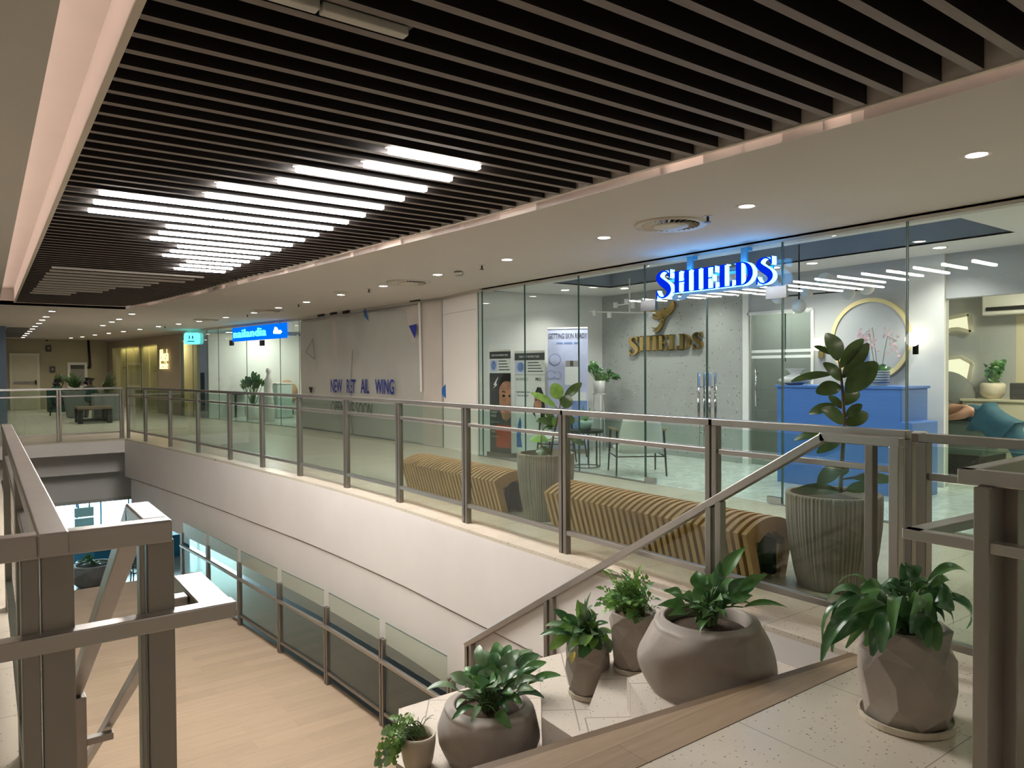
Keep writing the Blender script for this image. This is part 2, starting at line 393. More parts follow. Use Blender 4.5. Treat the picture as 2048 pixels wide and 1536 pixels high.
# ---------------------------------------------------------------- setting: floors, ceilings, walls
ZC = 2.745
EDGE = [(3.43,1.80),(3.43,5.9),(3.428,6.94),(3.33,8.9),(3.15,10.83),(2.93,13.0),(2.66,15.25),(2.382,17.335)]      # atrium edge of the upper floor
REDGE = [(3.90,-4.0),(3.891,1.35),(3.876,2.32),(3.817,3.49),(3.745,5.35),(3.555,7.5),(3.40,9.4),(3.217,11.07),(3.026,13.3),(2.685,15.97),(2.43,17.3)]   # ceiling opening
FRONT = [(6.6,-5.0),(6.6,10.08),(6.78,11.5),(6.38,17.8),(5.17,25.6),(4.08,34.0)]      # line of the shopfronts
def lerp_x(line, y):
    for a, b in zip(line[:-1], line[1:]):
        if a[1] <= y <= b[1]: return a[0] + (b[0]-a[0])*(y-a[1])/(b[1]-a[1])
    return line[0][0] if y < line[0][1] else line[-1][0]
def smooth_line(line, n=6):
    o = []
    for i in range(len(line)-1):
        p0, p1, p2, p3 = line[max(i-1,0)], line[i], line[i+1], line[min(i+2,len(line)-1)]
        for k in range(n):
            t = k/n
            o.append(tuple(.5*(2*p1[c] + (p2[c]-p0[c])*t + (2*p0[c]-5*p1[c]+4*p2[c]-p3[c])*t*t + (3*p1[c]-p0[c]-3*p2[c]+p3[c])*t**3) for c in (0,1)))
    return o + [line[-1]]
def off(line, d):                       # shift a plan line sideways (+ = to the right of travel = +x)
    o = []
    for i, p in enumerate(line):
        a, b = line[max(i-1,0)], line[min(i+1,len(line)-1)]; v = Vector((b[0]-a[0], b[1]-a[1])).normalized()
        o.append((p[0] + v.y*d, p[1] - v.x*d))
    return o
EDGE_S = EDGE[:2] + smooth_line(EDGE[1:], 4)[1:]
REDGE_S = smooth_line(REDGE, 4)

m = MB()
m.box(-8, 6.6, -6, 1.80, -.03, 0)
m.box(-8, .15, 1.80, 35, -.03, 0)
def strip(mb, L, Rr, z0, z1):           # ribbon between two plan lines sampled at common y
    ys = sorted({round(p[1], 3) for p in L} | {round(p[1], 3) for p in Rr})
    lo, hi = max(L[0][1], Rr[0][1]), min(L[-1][1], Rr[-1][1]); ys = [y for y in ys if lo-1e-6 <= y <= hi+1e-6]
    pl = [(lerp_x(L, y), y) for y in ys]; pr_ = [(lerp_x(Rr, y), y) for y in ys]
    n = len(ys); vs = []
    for z in (z0, z1):
        vs += [(x, y, z) for x, y in pl] + [(x, y, z) for x, y in pr_]
    fs = []
    for i in range(n-1):
        fs += [(i, i+1, n+i+1, n+i), (2*n+i, 3*n+i, 3*n+i+1, 2*n+i+1), (i, 2*n+i, 2*n+i+1, i+1), (n+i, n+i+1, 3*n+i+1, 3*n+i)]
    fs += [(0, n, 3*n, 2*n), (n-1, 3*n-1, 4*n-1, 2*n-1)] if False else [(0, n, 3*n, 2*n), (n-1, 2*n+n-1, 3*n+n-1, n+n-1)]
    mb.add(vs, fs)
strip(m, EDGE_S, FRONT, -.03, 0)
strip(m, [(.15,17.335),(.15,35)], [(2.382,17.335),(2.382,17.3351),(2.40,35)], -.03, 0)
strip(m, [(2.382,17.335),(2.40,35)], [(6.40,17.335),(6.38,17.8),(5.17,25.6),(4.08,34.0),(4.08,35)], -.03, 0)
FLOOR = struct('floor', m, M['floor'])

m = MB(); strip(m, [(a,b) for a,b in off(EDGE_S, 0)], off(EDGE_S, .15), -.795, -.03); struct('wall_atrium_upper', m, M['fascia'])
m = MB(); strip(m, off(EDGE_S, .012), off(EDGE_S, .15), -1.52, -.812); struct('wall_atrium_lower', m, M['fascia'])
m = MB(); strip(m, off(EDGE_S, .03), off(EDGE_S, .14), -.812, -.795); struct('trim_1', m, M['black'])
m = MB(); m.box(.15, 2.5, 17.335, 18.5, -.28, -.03)
m.box(.15, 3.2, 18.5, 18.62, -.80, -.28); m.box(.15, 3.2, 18.5, 19.4, -.82, -.80); m.box(.15, 3.4, 19.3, 19.42, -1.52, -.80)
struct('wall_atrium_end', m, M['white'])
m = MB(); m.box(.0, .15, 1.80, 19.3, -1.52, -.03); struct('wall_atrium_left', m, M['fascia'])
m = MB(); m.box(-3, 9, 19.3, 30, -1.6, -1.52); strip(m, off(EDGE_S, .15), off(EDGE_S, 4), -1.6, -1.52); struct('ceiling_ground', m, M['ceiling'])
m = MB(); m.box(-4, 10, 3, 31, -4.7, -4.6); struct('floor_ground', m, M['tile_low'])
m = MB(); m.wall([(8.5,3),(8.5,31)], -4.6, -1.6, -.1); struct('wall_ground_right', m, M['greywall'])
m = MB(); m.wall([(-4,3),(-4,31)], -4.6, -.25, .1); struct('wall_ground_left', m, M['greywall'])
# landing at half level
LOWL = [(3.38,5.4),(3.31,6.9),(3.23,8.23),(3.10,9.53),(2.97,10.93),(2.86,12.31),(2.74,13.6),(2.66,14.4)]
m = MB(); strip(m, [(.0,5.4),(.0,14.4)], off(LOWL, .06), -2.5, -2.3); struct('floor_landing', m, M['platform'])
# upper ceilings
m = MB(); m.box(-8, .243, -6, 35, ZC, ZC+.08); m.box(.243, 3.90, -6, -4, ZC, ZC+.08)
strip(m, [(.243,17.27),(.243,35)], [(2.43,17.27),(2.45,35)], ZC, ZC+.08)
strip(m, REDGE_S[:-1]+[(2.43,17.27),(2.45,35)], [(6.75,-4),(6.75,10.08),(6.93,11.5),(6.5,17.8),(5.3,25.6),(4.2,34),(4.2,35)], ZC, ZC+.08)
struct('ceiling', m, M['ceiling'])
m = MB(); strip(m, off(REDGE_S, .0), off(REDGE_S, .02), ZC+.001, 3.05); m.box(.1, 2.43, 17.27, 17.29, ZC+.001, 3.05); m.box(-.02, 0, -4, 17.29, ZC+.08, 3.05)
struct('trim_3', m, M['cove'])
m = MB(); m.box(-.02, .49, -4, 17.29, 3.05, 3.08); strip(m, off(REDGE_S, -.1), off(REDGE_S, .02), 3.05, 3.08)
struct('ceiling_cove', m, M['cove'])
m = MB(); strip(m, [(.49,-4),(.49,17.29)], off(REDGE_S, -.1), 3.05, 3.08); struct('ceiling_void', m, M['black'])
# back, left and far walls
m = MB(); m.box(-8, 12, -6.1, -6, -.25, ZC+.3); struct('wall_back', m, M['white'])
WY0, WY1 = 7.5, 9.1
m = MB(); m.box(-8.12, -8, -6, WY0, 0, ZC); m.box(-8.12, -8, WY1, 35, 0, ZC); m.box(-8.12, -8, WY0, WY1, 0, .55); m.box(-8.12, -8, WY0, WY1, 2.3, ZC)
struct('wall_left', m, M['white'])
m = MB()
for y in (WY0, (WY0+WY1)/2-.03, WY1-.06): m.box(-8.1, -8.02, y, y+.06, .55, 2.3)
m.box(-8.1, -8.02, WY0, WY1, .55, .61); m.box(-8.1, -8.02, WY0, WY1, 2.24, 2.3); m.box(-8.08, -8.04, WY0, WY1, 1.05, 1.09)
struct('window_1', m, M['white'])
m = MB(); m.box(-12.1, -12, 3, 17, -2, 6); struct('exterior_sky', m, M['sky'])
FY = 34.0
m = MB(); m.box(-8, 4.6, FY, FY+.12, 0, ZC); struct('wall_far', m, M['farwall'])
m = MB(); m.box(-.4, .50, 25.0, FY, 0, ZC); struct('wall_side', m, M['bluewall'])
# bulkhead trim and base channel along the shopfronts
m = MB()
for a, b in zip(FRONT[:-1], FRONT[1:]): m.wall([a, b], 2.69, ZC, -.12)
struct('trim_4', m, M['ceiling'])

# ---------------------------------------------------------------- slatted ceiling panel
PX0, PY0, PY1 = .505, -2.0, 17.08
PR = off(REDGE_S, -.09)
pan = thing('slatted_ceiling_panel', 'long dark wooden slatted ceiling panel hung in the lit recess above the atrium', 'ceiling panel', (2, 7, 2.78))
m = MB(); m.box(.482, .505, PY0, PY1, 2.792, 3.05); strip(m, [p for p in PR if PY0 <= p[1] <= PY1+.2], [p for p in off(REDGE_S, -.07) if PY0 <= p[1] <= PY1+.2], 2.792, 3.05); m.box(.505, lerp_x(PR, PY1), PY1, PY1+.02, 2.792, 3.05)
m.build('frame', M['cove'], pan)
m = MB(); m.box(.476, .509, PY0, PY1, 2.78, 2.792); strip(m, [p for p in off(REDGE_S, -.094) if PY0 <= p[1] <= PY1+.2], [p for p in off(REDGE_S, -.066) if PY0 <= p[1] <= PY1+.2], 2.78, 2.792); m.box(.509, lerp_x(PR, PY1), PY1, PY1+.03, 2.78, 2.792)
m.build('edge_trim', M['trim'], pan)
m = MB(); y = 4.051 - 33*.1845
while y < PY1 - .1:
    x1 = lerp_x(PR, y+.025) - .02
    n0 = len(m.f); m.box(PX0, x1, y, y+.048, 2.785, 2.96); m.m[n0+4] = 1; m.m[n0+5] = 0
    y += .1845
m.build('slats', [M['slat'], M['slat_lit_bottom']], pan)
m = MB()
for x in (1.1, 2.1, 3.0): m.box(x, x+.04, PY0, 16.9, 2.962, 3.0)
m.build('carrier_rails', M['black'], pan)
pan.location = (2, 7, 2.78)

# ---------------------------------------------------------------- linear lights in the panel
def batten(x0, x1, y, lit, label, grp, seg=None):
    t = thing('linear_light', label, 'light', ((x0+x1)/2, y, 2.76), grp)
    b = MB(); b.box(x0-.012, x1+.012, y-.030, y+.030, 2.805, 2.85)
    for q in (x0+.15, x1-.15): b.tube([(q, y, 2.85), (q, y, 3.05)], .006, 6)
    b.build('housing', M['blackmetal'] if not lit else M['white'], t)
    cuts = [x0] + (seg or []) + [x1]
    for a, c in zip(cuts[:-1], cuts[1:]):
        d = MB(); d.box(a+.006, c-.006, y-.026, y+.026, 2.768, 2.806); d.build('diffuser', M['tube'] if lit else M['tube_off'], t, bev=.006)
rows = [(2.075,2.757,4.167),(2.075,2.757,4.543),(1.74,2.757,4.913),(1.74,2.757,5.29),(1.41,2.757,5.68),(1.41,2.757,6.05),(.728,2.757,6.44),(.728,2.757,6.81),(.728,2.757,7.18),
        (1.405,2.745,7.55),(1.405,2.745,7.92),(1.39,2.74,8.25),(1.725,2.73,8.60),(1.725,2.73,8.98),(1.71,2.71,9.31),(2.05,2.705,9.66),(2.05,2.705,10.02),(2.05,2.705,10.39)]
for i, (a, b, y) in enumerate(rows):
    y = 4.167 + .369*i
    seg = [(a+b)/2] if (b-a > 1.9 or b-a < .7) else None
    batten(a, b, y, True, ORD[i] + ' lit white linear light from the near end of the slatted panel', 'lit linear lights in the slatted panel', seg)
batten(.60, 1.43, 2.691, False, 'unlit grey linear light nearest the camera in the slatted panel', 'unlit linear lights in the slatted panel', [1.055])
far_rows = [(.72,2.60,11.15),(.72,2.55,11.53),(.70,2.5,11.9),(.70,2.2,12.28),(.70,2.15,12.66),(.68,2.1,13.0),(.68,1.75,13.4),(.68,1.7,13.8),(.66,1.65,14.2),(.66,1.3,14.6),(.64,1.25,15.0)]
for i, (a, b, y) in enumerate(far_rows):
    y = 4.167 + .369*(19+i)
    batten(a, b, y, False, ORD[i] + ' unlit linear light beyond the lit ones in the slatted panel', 'unlit linear lights in the slatted panel')

# ---------------------------------------------------------------- ceiling fittings
def downlight(x, y, label, grp, z=ZC, r=.075, power=5.5, lamp=True, col=(1,.92,.82)):
    t = thing('downlight', label, 'downlight', (x, y, z), grp)
    m = MB(); m.lathe([(r*.82, z-.004), (r*1.12, z-.006), (r*1.18, z-.001), (r*1.18, z+.02), (r*.82, z+.02)], 24, (x,y,0), capb=False); m.build('trim_ring', M['white'], t, smooth=True)
    m = MB(); m.lathe([(r*.84, z-.0035), (r*.84, z+.015)], 24, (x,y,0), capt=True); m.build('lamp', M['down'], t)
    if lamp:
        l = bpy.data.lights.new('downlight_beam', 'SPOT'); l.energy = power*6; l.spot_size = 2.3; l.spot_blend = .8; l.shadow_soft_size = .06; l.color = col
        o = bpy.data.objects.new('downlight_beam', l); COL.objects.link(o); o.location = (x, y, z-.02)
D1 = [(5.10,2.02),(5.12,3.75),(5.12,5.46),(5.15,7.20),(5.14,8.85),(5.11,10.50),(5.07,12.09),(5.04,13.69),(5.00,15.22),(4.96,16.78),(4.80,18.55),(4.58,20.29),(4.36,21.71),(4.11,23.16),(3.89,24.88),(3.66,26.47),(3.40,27.80),(3.16,29.35),(2.93,30.96),(2.68,32.24)]
for i, (x, y) in enumerate(D1): downlight(x, y, ORD[i] + ' downlight from the near end of the row along the shopfronts', 'downlights along the shopfronts')
for i, (x, y) in enumerate([(2.74,18.53),(2.74,20.49),(2.73,21.70),(2.72,23.41)]): downlight(x, y, ORD[i] + ' downlight of the short row beyond the corner of the slatted panel', 'downlights beyond the panel corner')
for i, (x, y) in enumerate([(1.2,18.57),(1.2,20.44),(1.19,21.73),(1.2,23.2),(1.18,24.7),(1.19,26.2),(1.18,27.7),(1.17,29.2),(1.17,30.8),(1.17,32.4)]): downlight(x, y, ORD[i] + ' downlight of the far left row leading to the cream door', 'downlights leading to the cream door')
for i, (x, y, r) in enumerate([(5.16,4.61,.33),(5.20,9.83,.33),(5.02,16.01,.33),(4.62,19.6,.33)]):
    t = thing('round_air_diffuser', ['large round air diffuser in the ceiling in front of the blue lit sign','round air diffuser in the ceiling before the torn white hoarding','round air diffuser in the ceiling beside the nail shop','farthest round air diffuser in the ceiling, past the nail shop'][i], 'vent', (x,y,ZC), 'round air diffusers')
    m = MB(); m.lathe([(r*.80,ZC-.012),(r*.98,ZC-.022),(r,ZC-.002),(r,ZC+.03)], 40, (x,y,0), capb=False); m.build('outer_ring', M['vent'], t, smooth=True)
    m = MB(); m.lathe([(r*.80,ZC-.004),(r*.80,ZC+.03)], 40, (x,y,0), capt=True); m.build('dark_throat', M['grille'], t)
    m = MB()
    for k in range(28):
        a = 2*PI*k/28; m = MB(); d = Vector((math.cos(a), math.sin(a), 0)); p = Vector((-d.y, d.x, 0)); c = Vector((x,y,ZC-.014)) + d*r*.64
        m.obox(c, d*r*.15, p*.011 + Vector((0,0,.010)), Vector((0,0,.002)) - p*.001)
        m.build('vane', M['vent'], t)
    m = MB(); m.lathe([(0.001,ZC-.05),(r*.42,ZC-.035),(r*.52,ZC-.022),(r*.5,ZC-.01)], 32, (x,y,0), capb=True, capt=True); m.build('centre_dish', M['vent'], t, smooth=True)
for i, (x, y) in enumerate([(5.17,4.19),(5.17,7.78),(5.10,11.01),(5.06,14.18),(4.98,17.37),(4.24,22.94)]):
    t = thing('sprinkler', ORD[i] + ' ceiling sprinkler from the near end of the corridor', 'sprinkler', (x,y,ZC), 'ceiling sprinklers')
    m = MB(); m.lathe([(.042,ZC-.004),(.042,ZC+.01)], 18, (x,y,0)); m.build('cover_plate', M['vent'], t)
    m = MB(); m.tube([(x,y,ZC),(x,y,ZC-.05)], .012, 8); m.lathe([(.03,ZC-.055),(.03,ZC-.05)], 12, (x,y,0), capt=True); m.build('head', M['blackmetal'], t)
t = thing('smoke_detector', 'square white smoke detector on the ceiling above the torn hoarding', 'detector', (5.22,8.42,ZC))
m = MB(); m.lathe([(.055,ZC-.05),(.075,ZC-.045),(.08,ZC-.012)], 4, (5.22,8.42,0)); m.build('body', M['vent'], t); m = MB(); m.lathe([(.05,ZC-.06),(.055,ZC-.045)], 16, (5.22,8.42,0)); m.build('sensor', M['print_grey'], t)
t = thing('ceiling_hatch', 'flat pale round cover plate on the ceiling left of a sprinkler', 'cover', (4.91,11.67,ZC)); m = MB(); m.lathe([(.12,ZC-.012),(.13,ZC+.01)], 24, (4.91,11.67,0)); m.build('plate', M['vent'], t)
t = thing('ceiling_camera', 'small dark dome camera on the ceiling near the far wall', 'camera', (1.95,33.0,ZC)); m = MB(); m.lathe([(.06,ZC-.05),(.09,ZC-.02),(.1,ZC+.01)], 16, (1.95,33.0,0)); m.build('base', M['vent'], t); m = MB(); m.ball((1.95,33.0,ZC-.05), .055); m.build('dome', M['black'], t, smooth=True)
t = thing('return_air_grille', 'dark square return air grille in the far left ceiling', 'grille', (.95,29.5,ZC))
g0, g1 = AZ(38,657,ZC), AZ(30,673,ZC)
m = MB(); m.box(.55, 1.08, 25.6, 32.2, ZC-.012, ZC+.01); m.build('frame', M['grille'], t)
for k in range(8): m = MB(); m.box(.57, 1.06, 25.8+k*.8, 25.9+k*.8, ZC-.02, ZC-.012); m.build('louvre', M['print_grey'], t)
# ---------------------------------------------------------------- corridor railing along the curved edge
RAIL = off([(3.43,1.2)] + EDGE_S, .145)
def rail_pt(y): return Vector((lerp_x(RAIL, y), y, 0))
def post_pair(t, c, d, z0, z1, mat, w=.036, dp=.05, gap=.014, foot=True):
    c = Vector(c); d = Vector(d).normalized(); n = Vector((-d.y, d.x, 0))
    for s in (-1, 1):
        m = MB(); m.obox(c + d*s*(w/2+gap/2) + Vector((0,0,(z0+z1)/2)), d*w/2, n*dp/2, (0,0,(z1-z0)/2))
        m.build('post', mat, t, bev=.003)
def railing(name, label, pts, top, mid, bot, t_w=.06, t_h=.04, glass_top=None, glassm='glass', closed_first=True, posts=True, group=None):
    pts = [Vector((p[0], p[1], 0)) for p in pts]; n = len(pts)
    t = thing(name, label, 'railing', pts[0], group)
    dirs = [(pts[min(i+1,n-1)] - pts[max(i-1,0)]).normalized() for i in range(n)]
    m = MB()
    for a, b in zip(pts[:-1], pts[1:]): m.bar(a + Vector((0,0,top-t_h/2)) - (b-a).normalized()*.015, b + Vector((0,0,top-t_h/2)) + (b-a).normalized()*.015, t_w, t_h)
    m.build('top_rail', M['steel'], t, bev=.003)
    for i, p in enumerate(pts): post_pair(t, p, dirs[i], 0, top-t_h, M['steel_d'])
    for i, (a, b) in enumerate(zip(pts[:-1], pts[1:])):
        d = (b-a).normalized(); q0, q1 = a + d*.045, b - d*.045
        m = MB(); m.bar(q0 + Vector((0,0,mid)), q1 + Vector((0,0,mid)), .03, .03); m.build('mid_rail', M['steel'], t, bev=.003)
        m = MB(); m.bar(q0 + Vector((0,0,bot)), q1 + Vector((0,0,bot)), .045, .035); m.build('bottom_rail', M['steel'], t, bev=.003)
        m = MB(); m.bar(q0 + d*.01 + Vector((0,0,(bot+.02+mid-.02)/2)), q1 - d*.01 + Vector((0,0,(bot+.02+mid-.02)/2)), .010, mid-bot-.05); m.build('glass_panel', M[glassm], t)
        m = MB(); m.bar(q0 + d*.01 + Vector((0,0,(mid+.02+top-t_h-.01)/2)), q1 - d*.01 + Vector((0,0,(mid+.02+top-t_h-.01)/2)), .010, top-t_h-mid-.04); m.build('glass_panel', M[glassm], t)
    return t
RY = [1.72,2.86,4.262,5.663,6.993,8.259,9.594,10.83,12.1,13.55,15.0,16.45,17.60]
cor = railing('corridor_railing', 'long steel and glass railing curving along the right edge of the atrium', [rail_pt(y) for y in RY[:-1]] + [(2.50,17.62)], 1.10, .905, .165)
# far railing across the end, then the short rail returning toward the right foreground
railing('end_railing', 'steel and glass railing across the far end of the atrium', [(2.38,17.66),(1.22,17.55),(.05,17.45)], 1.10, .93, .14)
t = thing('landing_railing', 'short steel and glass railing at the right turning off the corridor railing toward the camera', 'railing', (3.47,1.6,0))
m = MB(); m.bar((3.475,1.60,1.08),(3.455,-1.2,1.08),.06,.04); m.bar((3.60,1.66,1.08),(3.445,1.60,1.08),.06,.04); m.build('top_rail', M['steel_d'], t, bev=.003)
for y in (1.585, .25, -1.1):
    m = MB(); m.box(3.44, 3.50, y-.022, y+.022, 0, 1.06); m.build('post', M['steel_d'], t, bev=.003)
m = MB(); m.bar((3.47,1.58,.905),(3.457,-1.1,.905),.03,.03); m.build('mid_rail', M['steel_d'], t, bev=.003)
m = MB(); m.bar((3.47,1.58,.165),(3.457,-1.1,.165),.045,.035); m.build('bottom_rail', M['steel_d'], t, bev=.003)
m = MB(); m.bar((3.47,1.55,.535),(3.457,-1.1,.535),.01,.70); m.build('glass_panel', M['glass'], t)
m = MB(); m.bar((3.47,1.55,.985),(3.457,-1.1,.985),.01,.12); m.build('glass_panel', M['glass'], t)

# stair handrail on the right
t = thing('stair_handrail', 'steel handrail sloping down the right side of the stairs', 'handrail', (3.43,1.8,0))
S0, S1 = Vector((3.42,2.05,1.05)), Vector((3.42,5.44,-1.03))
m = MB(); m.bar((3.42,1.66,1.055),(3.42,2.06,1.055),.05,.045); m.build('level_rail', M['steel'], t, bev=.004)
m = MB(); m.bar(S0 - (S1-S0)*.004, S1, .05, .045); m.build('sloping_rail', M['steel'], t, bev=.004)
def hz(y): return S0.z + (y-S0.y)*(S1.z-S0.z)/(S1.y-S0.y)
def tread_z(y): return -.17*max(0, min(14, math.floor((y-2.08)/.278)+1))
m = MB(); m.box(3.395,3.445,1.785,1.825,0,1.035); m.build('post', M['steel_d'], t, bev=.003)
m = MB(); m.box(3.395,3.445,1.665,1.71,0,1.035); m.build('post', M['steel'], t, bev=.003)
for y in (2.72, 4.25, 5.38):
    for dy in (-.035, .035):
        m = MB(); m.box(3.395,3.445,y+dy-.02,y+dy+.02, tread_z(y)-.17, hz(y+dy)-.02); m.build('post', M['steel_d'], t, bev=.003)

# left stair rail in the foreground
t = thing('foreground_railing', 'heavy steel railing at the left foreground running along the left edge of the atrium', 'railing', (.1,1.65,0))
m = MB(); m.bar((.1,1.62,1.076),(.1,5.29,1.076),.052,.045); m.build('top_rail', M['steel'], t, bev=.004)
for y in (3.15, 5.25):
    for dy in (-.035,.035):
        m = MB(); m.box(.078,.122,y+dy-.02,y+dy+.02,0,1.055); m.build('post', M['steel_d'], t, bev=.003)
m = MB(); m.bar((.1,1.72,.905),(.1,5.25,.905),.03,.03); m.build('mid_rail', M['steel_d'], t, bev=.003)
m = MB(); m.bar((.1,1.72,.165),(.1,5.25,.165),.045,.035); m.build('bottom_rail', M['steel_d'], t, bev=.003)
m = MB(); m.bar((.1,1.74,.53),(.1,5.22,.53),.01,.70); m.build('glass_panel', M['glass'], t)
m = MB(); m.box(.048,.078,1.66,1.70,0,1.05); m.build('post', M['steel_d'], t, bev=.003)
m = MB(); m.box(.081,.136,1.66,1.70,0,1.05); m.build('post', M['steel_d'], t, bev=.003)
t = thing('stair_handrail', 'steel handrail with a looped end at the left foreground, going down the stairs', 'handrail', (.29,1.65,0))
m = MB(); m.bar((-.30,1.652,1.073),(.31,1.652,1.073),.045,.046); m.build('cross_bar', M['steel'], t, bev=.004)
m = MB(); m.bar((.285,1.676,1.073),(.285,1.90,1.073),.05,.046); m.bar((.285,1.885,1.078),(.285,5.44,-1.10),.05,.045); m.build('sloping_rail', M['steel'], t, bev=.004)
for x0, x1 in ((.252,.262),(.266,.318)):
    m = MB(); m.box(x0,x1,1.66,1.70,0,1.05); m.build('post', M['steel_d'], t, bev=.003)
m = MB(); m.bar((-.30,1.652,.884),(.437,1.652,.884),.042,.034); m.build('lower_cross_bar', M['steel'], t, bev=.003)
m = MB(); m.bar((.40,1.674,.885),(.40,1.935,.885),.066,.03); m.bar((.32,1.78,.880),(.366,1.78,.880),.04,.028); m.build('loop_end', M['steel'], t, bev=.003)
m = MB(); m.bar((.41,1.93,.886),(.41,5.4,-1.24),.035,.035); m.build('lower_rail', M['steel'], t, bev=.003)
for y in (3.55, 5.35):
    zr = 1.078-(y-1.885)*.6127
    for dx in (0,):
        m = MB(); m.box(.255,.325,y-.03,y+.03, tread_z(y)-.2, zr-.02); m.build('post', M['steel'], t, bev=.003)
    m = MB(); m.box(.325,.425,y-.02,y+.02, zr-.235, zr-.205); m.build('bracket', M['steel'], t, bev=.003)

# right foreground return rail
t = thing('foreground_railing', 'heavy steel railing end with two levels of looped bars at the right foreground', 'railing', (2.4,.95,0))
m = MB(); m.bar((2.36,.975,1.078),(2.36,-.6,1.078),.045,.044); m.bar((2.3375,.952,1.078),(3.40,.975,1.078),.046,.044); m.build('upper_loop', M['steel'], t, bev=.004)
m = MB(); m.bar((2.33,1.12,.884),(2.345,-.6,.884),.045,.032); m.bar((2.31,1.095,.884),(2.80,1.065,.884),.055,.032); m.bar((2.78,1.09,.884),(2.78,.80,.884),.05,.032); m.build('lower_loop', M['steel'], t, bev=.003)
a = AZ(1954, 1090, .9)
for px0, px1, y in ((1955,2009,.905),(2013,2041,.87)):
    p, q = AY(px0, 1080, y), AY(px1, 1080, y)
    m = MB(); m.box(p.x, q.x, y-.03, y+.012, 0, 1.056); m.build('post', M['steel_d'], t, bev=.003)
m = MB(); m.bar((2.56,.87,.30),(3.40,.90,.30),.03,.03); m.build('low_rail', M['steel_d'], t, bev=.003)
m = MB(); m.bar((2.56,.87,.62),(3.40,.90,.62),.01,.5); m.build('glass_panel', M['glass'], t)

# landing-level railing below the fascia
LP = [Vector((lerp_x(LOWL, y), y, -2.3)) for y in (5.62,6.9,8.23,9.53,10.93,12.31,13.6)]
t = thing('lower_railing', 'lower steel railing with tall pale glass panels beneath the white fascia', 'railing', LP[0])
for i, p in enumerate(LP):
    d = (LP[min(i+1,6)] - LP[max(i-1,0)]).normalized(); n = Vector((-d.y, d.x, 0))
    for s in (-1, 1):
        m = MB(); m.obox(p + d*s*.024 + Vector((0,0,.46)), d*.016, n*.026, (0,0,.46)); m.build('post', M['steel_d'], t, bev=.003)
for a, b in zip(LP[:-1], LP[1:]):
    d = (b-a).normalized(); q0, q1 = a + d*.05, b - d*.05
    n = Vector((-d.y, d.x, 0))
    m = MB(); m.bar(a + n*.032 + Vector((0,0,.70)), b + n*.032 + Vector((0,0,.70)), .04, .035); m.build('mid_rail', M['steel'], t, bev=.003)
    m = MB(); m.bar(q0 + Vector((0,0,.15)), q1 + Vector((0,0,.15)), .045, .035); m.build('bottom_rail', M['steel_d'], t, bev=.003)
    m = MB(); m.bar(q0 + Vector((0,0,.43)), q1 + Vector((0,0,.43)), .010, .50); m.build('clear_panel', M['glass'], t)
    m = MB(); m.bar(q0 + d*.02 + Vector((0,0,.935)), q1 - d*.02 + Vector((0,0,.935)), .010, .33); g = m.build('glass_panel', M['glass_lo'], t)
    m = MB(); m.bar(q0 + d*.02 + Vector((0,0,1.1025)), q1 - d*.02 + Vector((0,0,1.1025)), .0105, .005); m.build('glass_edge', M['glass_edge'], g)

# ---------------------------------------------------------------- stairs and the stepped planter ledges
t = thing('staircase', 'wide wooden staircase going down from the upper floor to the oak landing', 'stairs', (1.8,2,0))
R_, D_ = .17, .278
def nose_y(x): return 2.145 - (x-1.38)*.115     # the upper edge is slightly skewed
m = MB(); m.prism([(.15,1.80),(3.43,1.80),(3.43,nose_y(3.43)-.04),(.15,nose_y(.15)-.04)], -.04, .002); m.build('top_board', M['nosing'], t)
m = MB(); m.prism([(.15,nose_y(.15)-.04),(3.43,nose_y(3.43)-.04),(3.43,nose_y(3.43)),(.15,nose_y(.15))], -.05, .002); m.build('edge_board', M['nosing_edge'], t)
for k in range(1, 14):
    z = -R_*k; y0 = 1.99 + .283*(k-1); y1 = y0 + .283
    lim = [2.40, 2.28, 2.42, 1.92, 1.90, 1.90, 1.95, 2.15, 3.36][min(k, 9)-1]
    m = MB(); m.prism([(.16,y0-.06),(lim,y0-.06),(lim,y1-.03),(.16,y1-.03)], z-.05, z); tr = m.build('tread', M['nosing'], t)
    m = MB(); m.prism([(.16,y1-.03),(lim,y1-.03),(lim,y1),(.16,y1)], z-.055, z+.002); m.build('nosing', M['nosing_edge'], tr)
    m = MB(); m.prism([(.16,y0-.09),(lim,y0-.09),(lim,y0-.065),(.16,y0-.065)], z-.02, z+R_-.056); m.build('riser', M['ledge'], t)
LED = [(-.17, [(2.26,nose_y(2.3)-.03),(3.425,nose_y(3.4)-.03),(3.425,2.635),(2.625,2.645)]),
       (-.34, [(1.98,2.38),(2.6,2.40),(3.425,2.55),(3.425,3.195),(3.01,3.20)]),
       (-.51, [(2.44,2.66),(3.425,2.9),(3.425,3.75),(2.95,3.78),(2.455,3.13)]),
       (-.85, [(2.0,3.02),(3.425,3.02),(3.425,4.35),(2.2,4.35),(1.88,3.76)])]
for i, (z, pts) in enumerate(LED):
    tt = thing('planter_ledge', ['top speckled stone ledge beside the stairs under the big bowl planter','second speckled stone ledge from the top beside the stairs, with a long diagonal edge','third speckled stone ledge from the top beside the stairs, under a faceted pot','lowest speckled stone ledge, under the lower bowl planter and the small cream pot'][i], 'ledge', (pts[0][0],pts[0][1],z), 'stepped stone ledges')
    m = MB(); m.prism(pts, z-.16, z); m.build('slab', M['ledge'], tt)
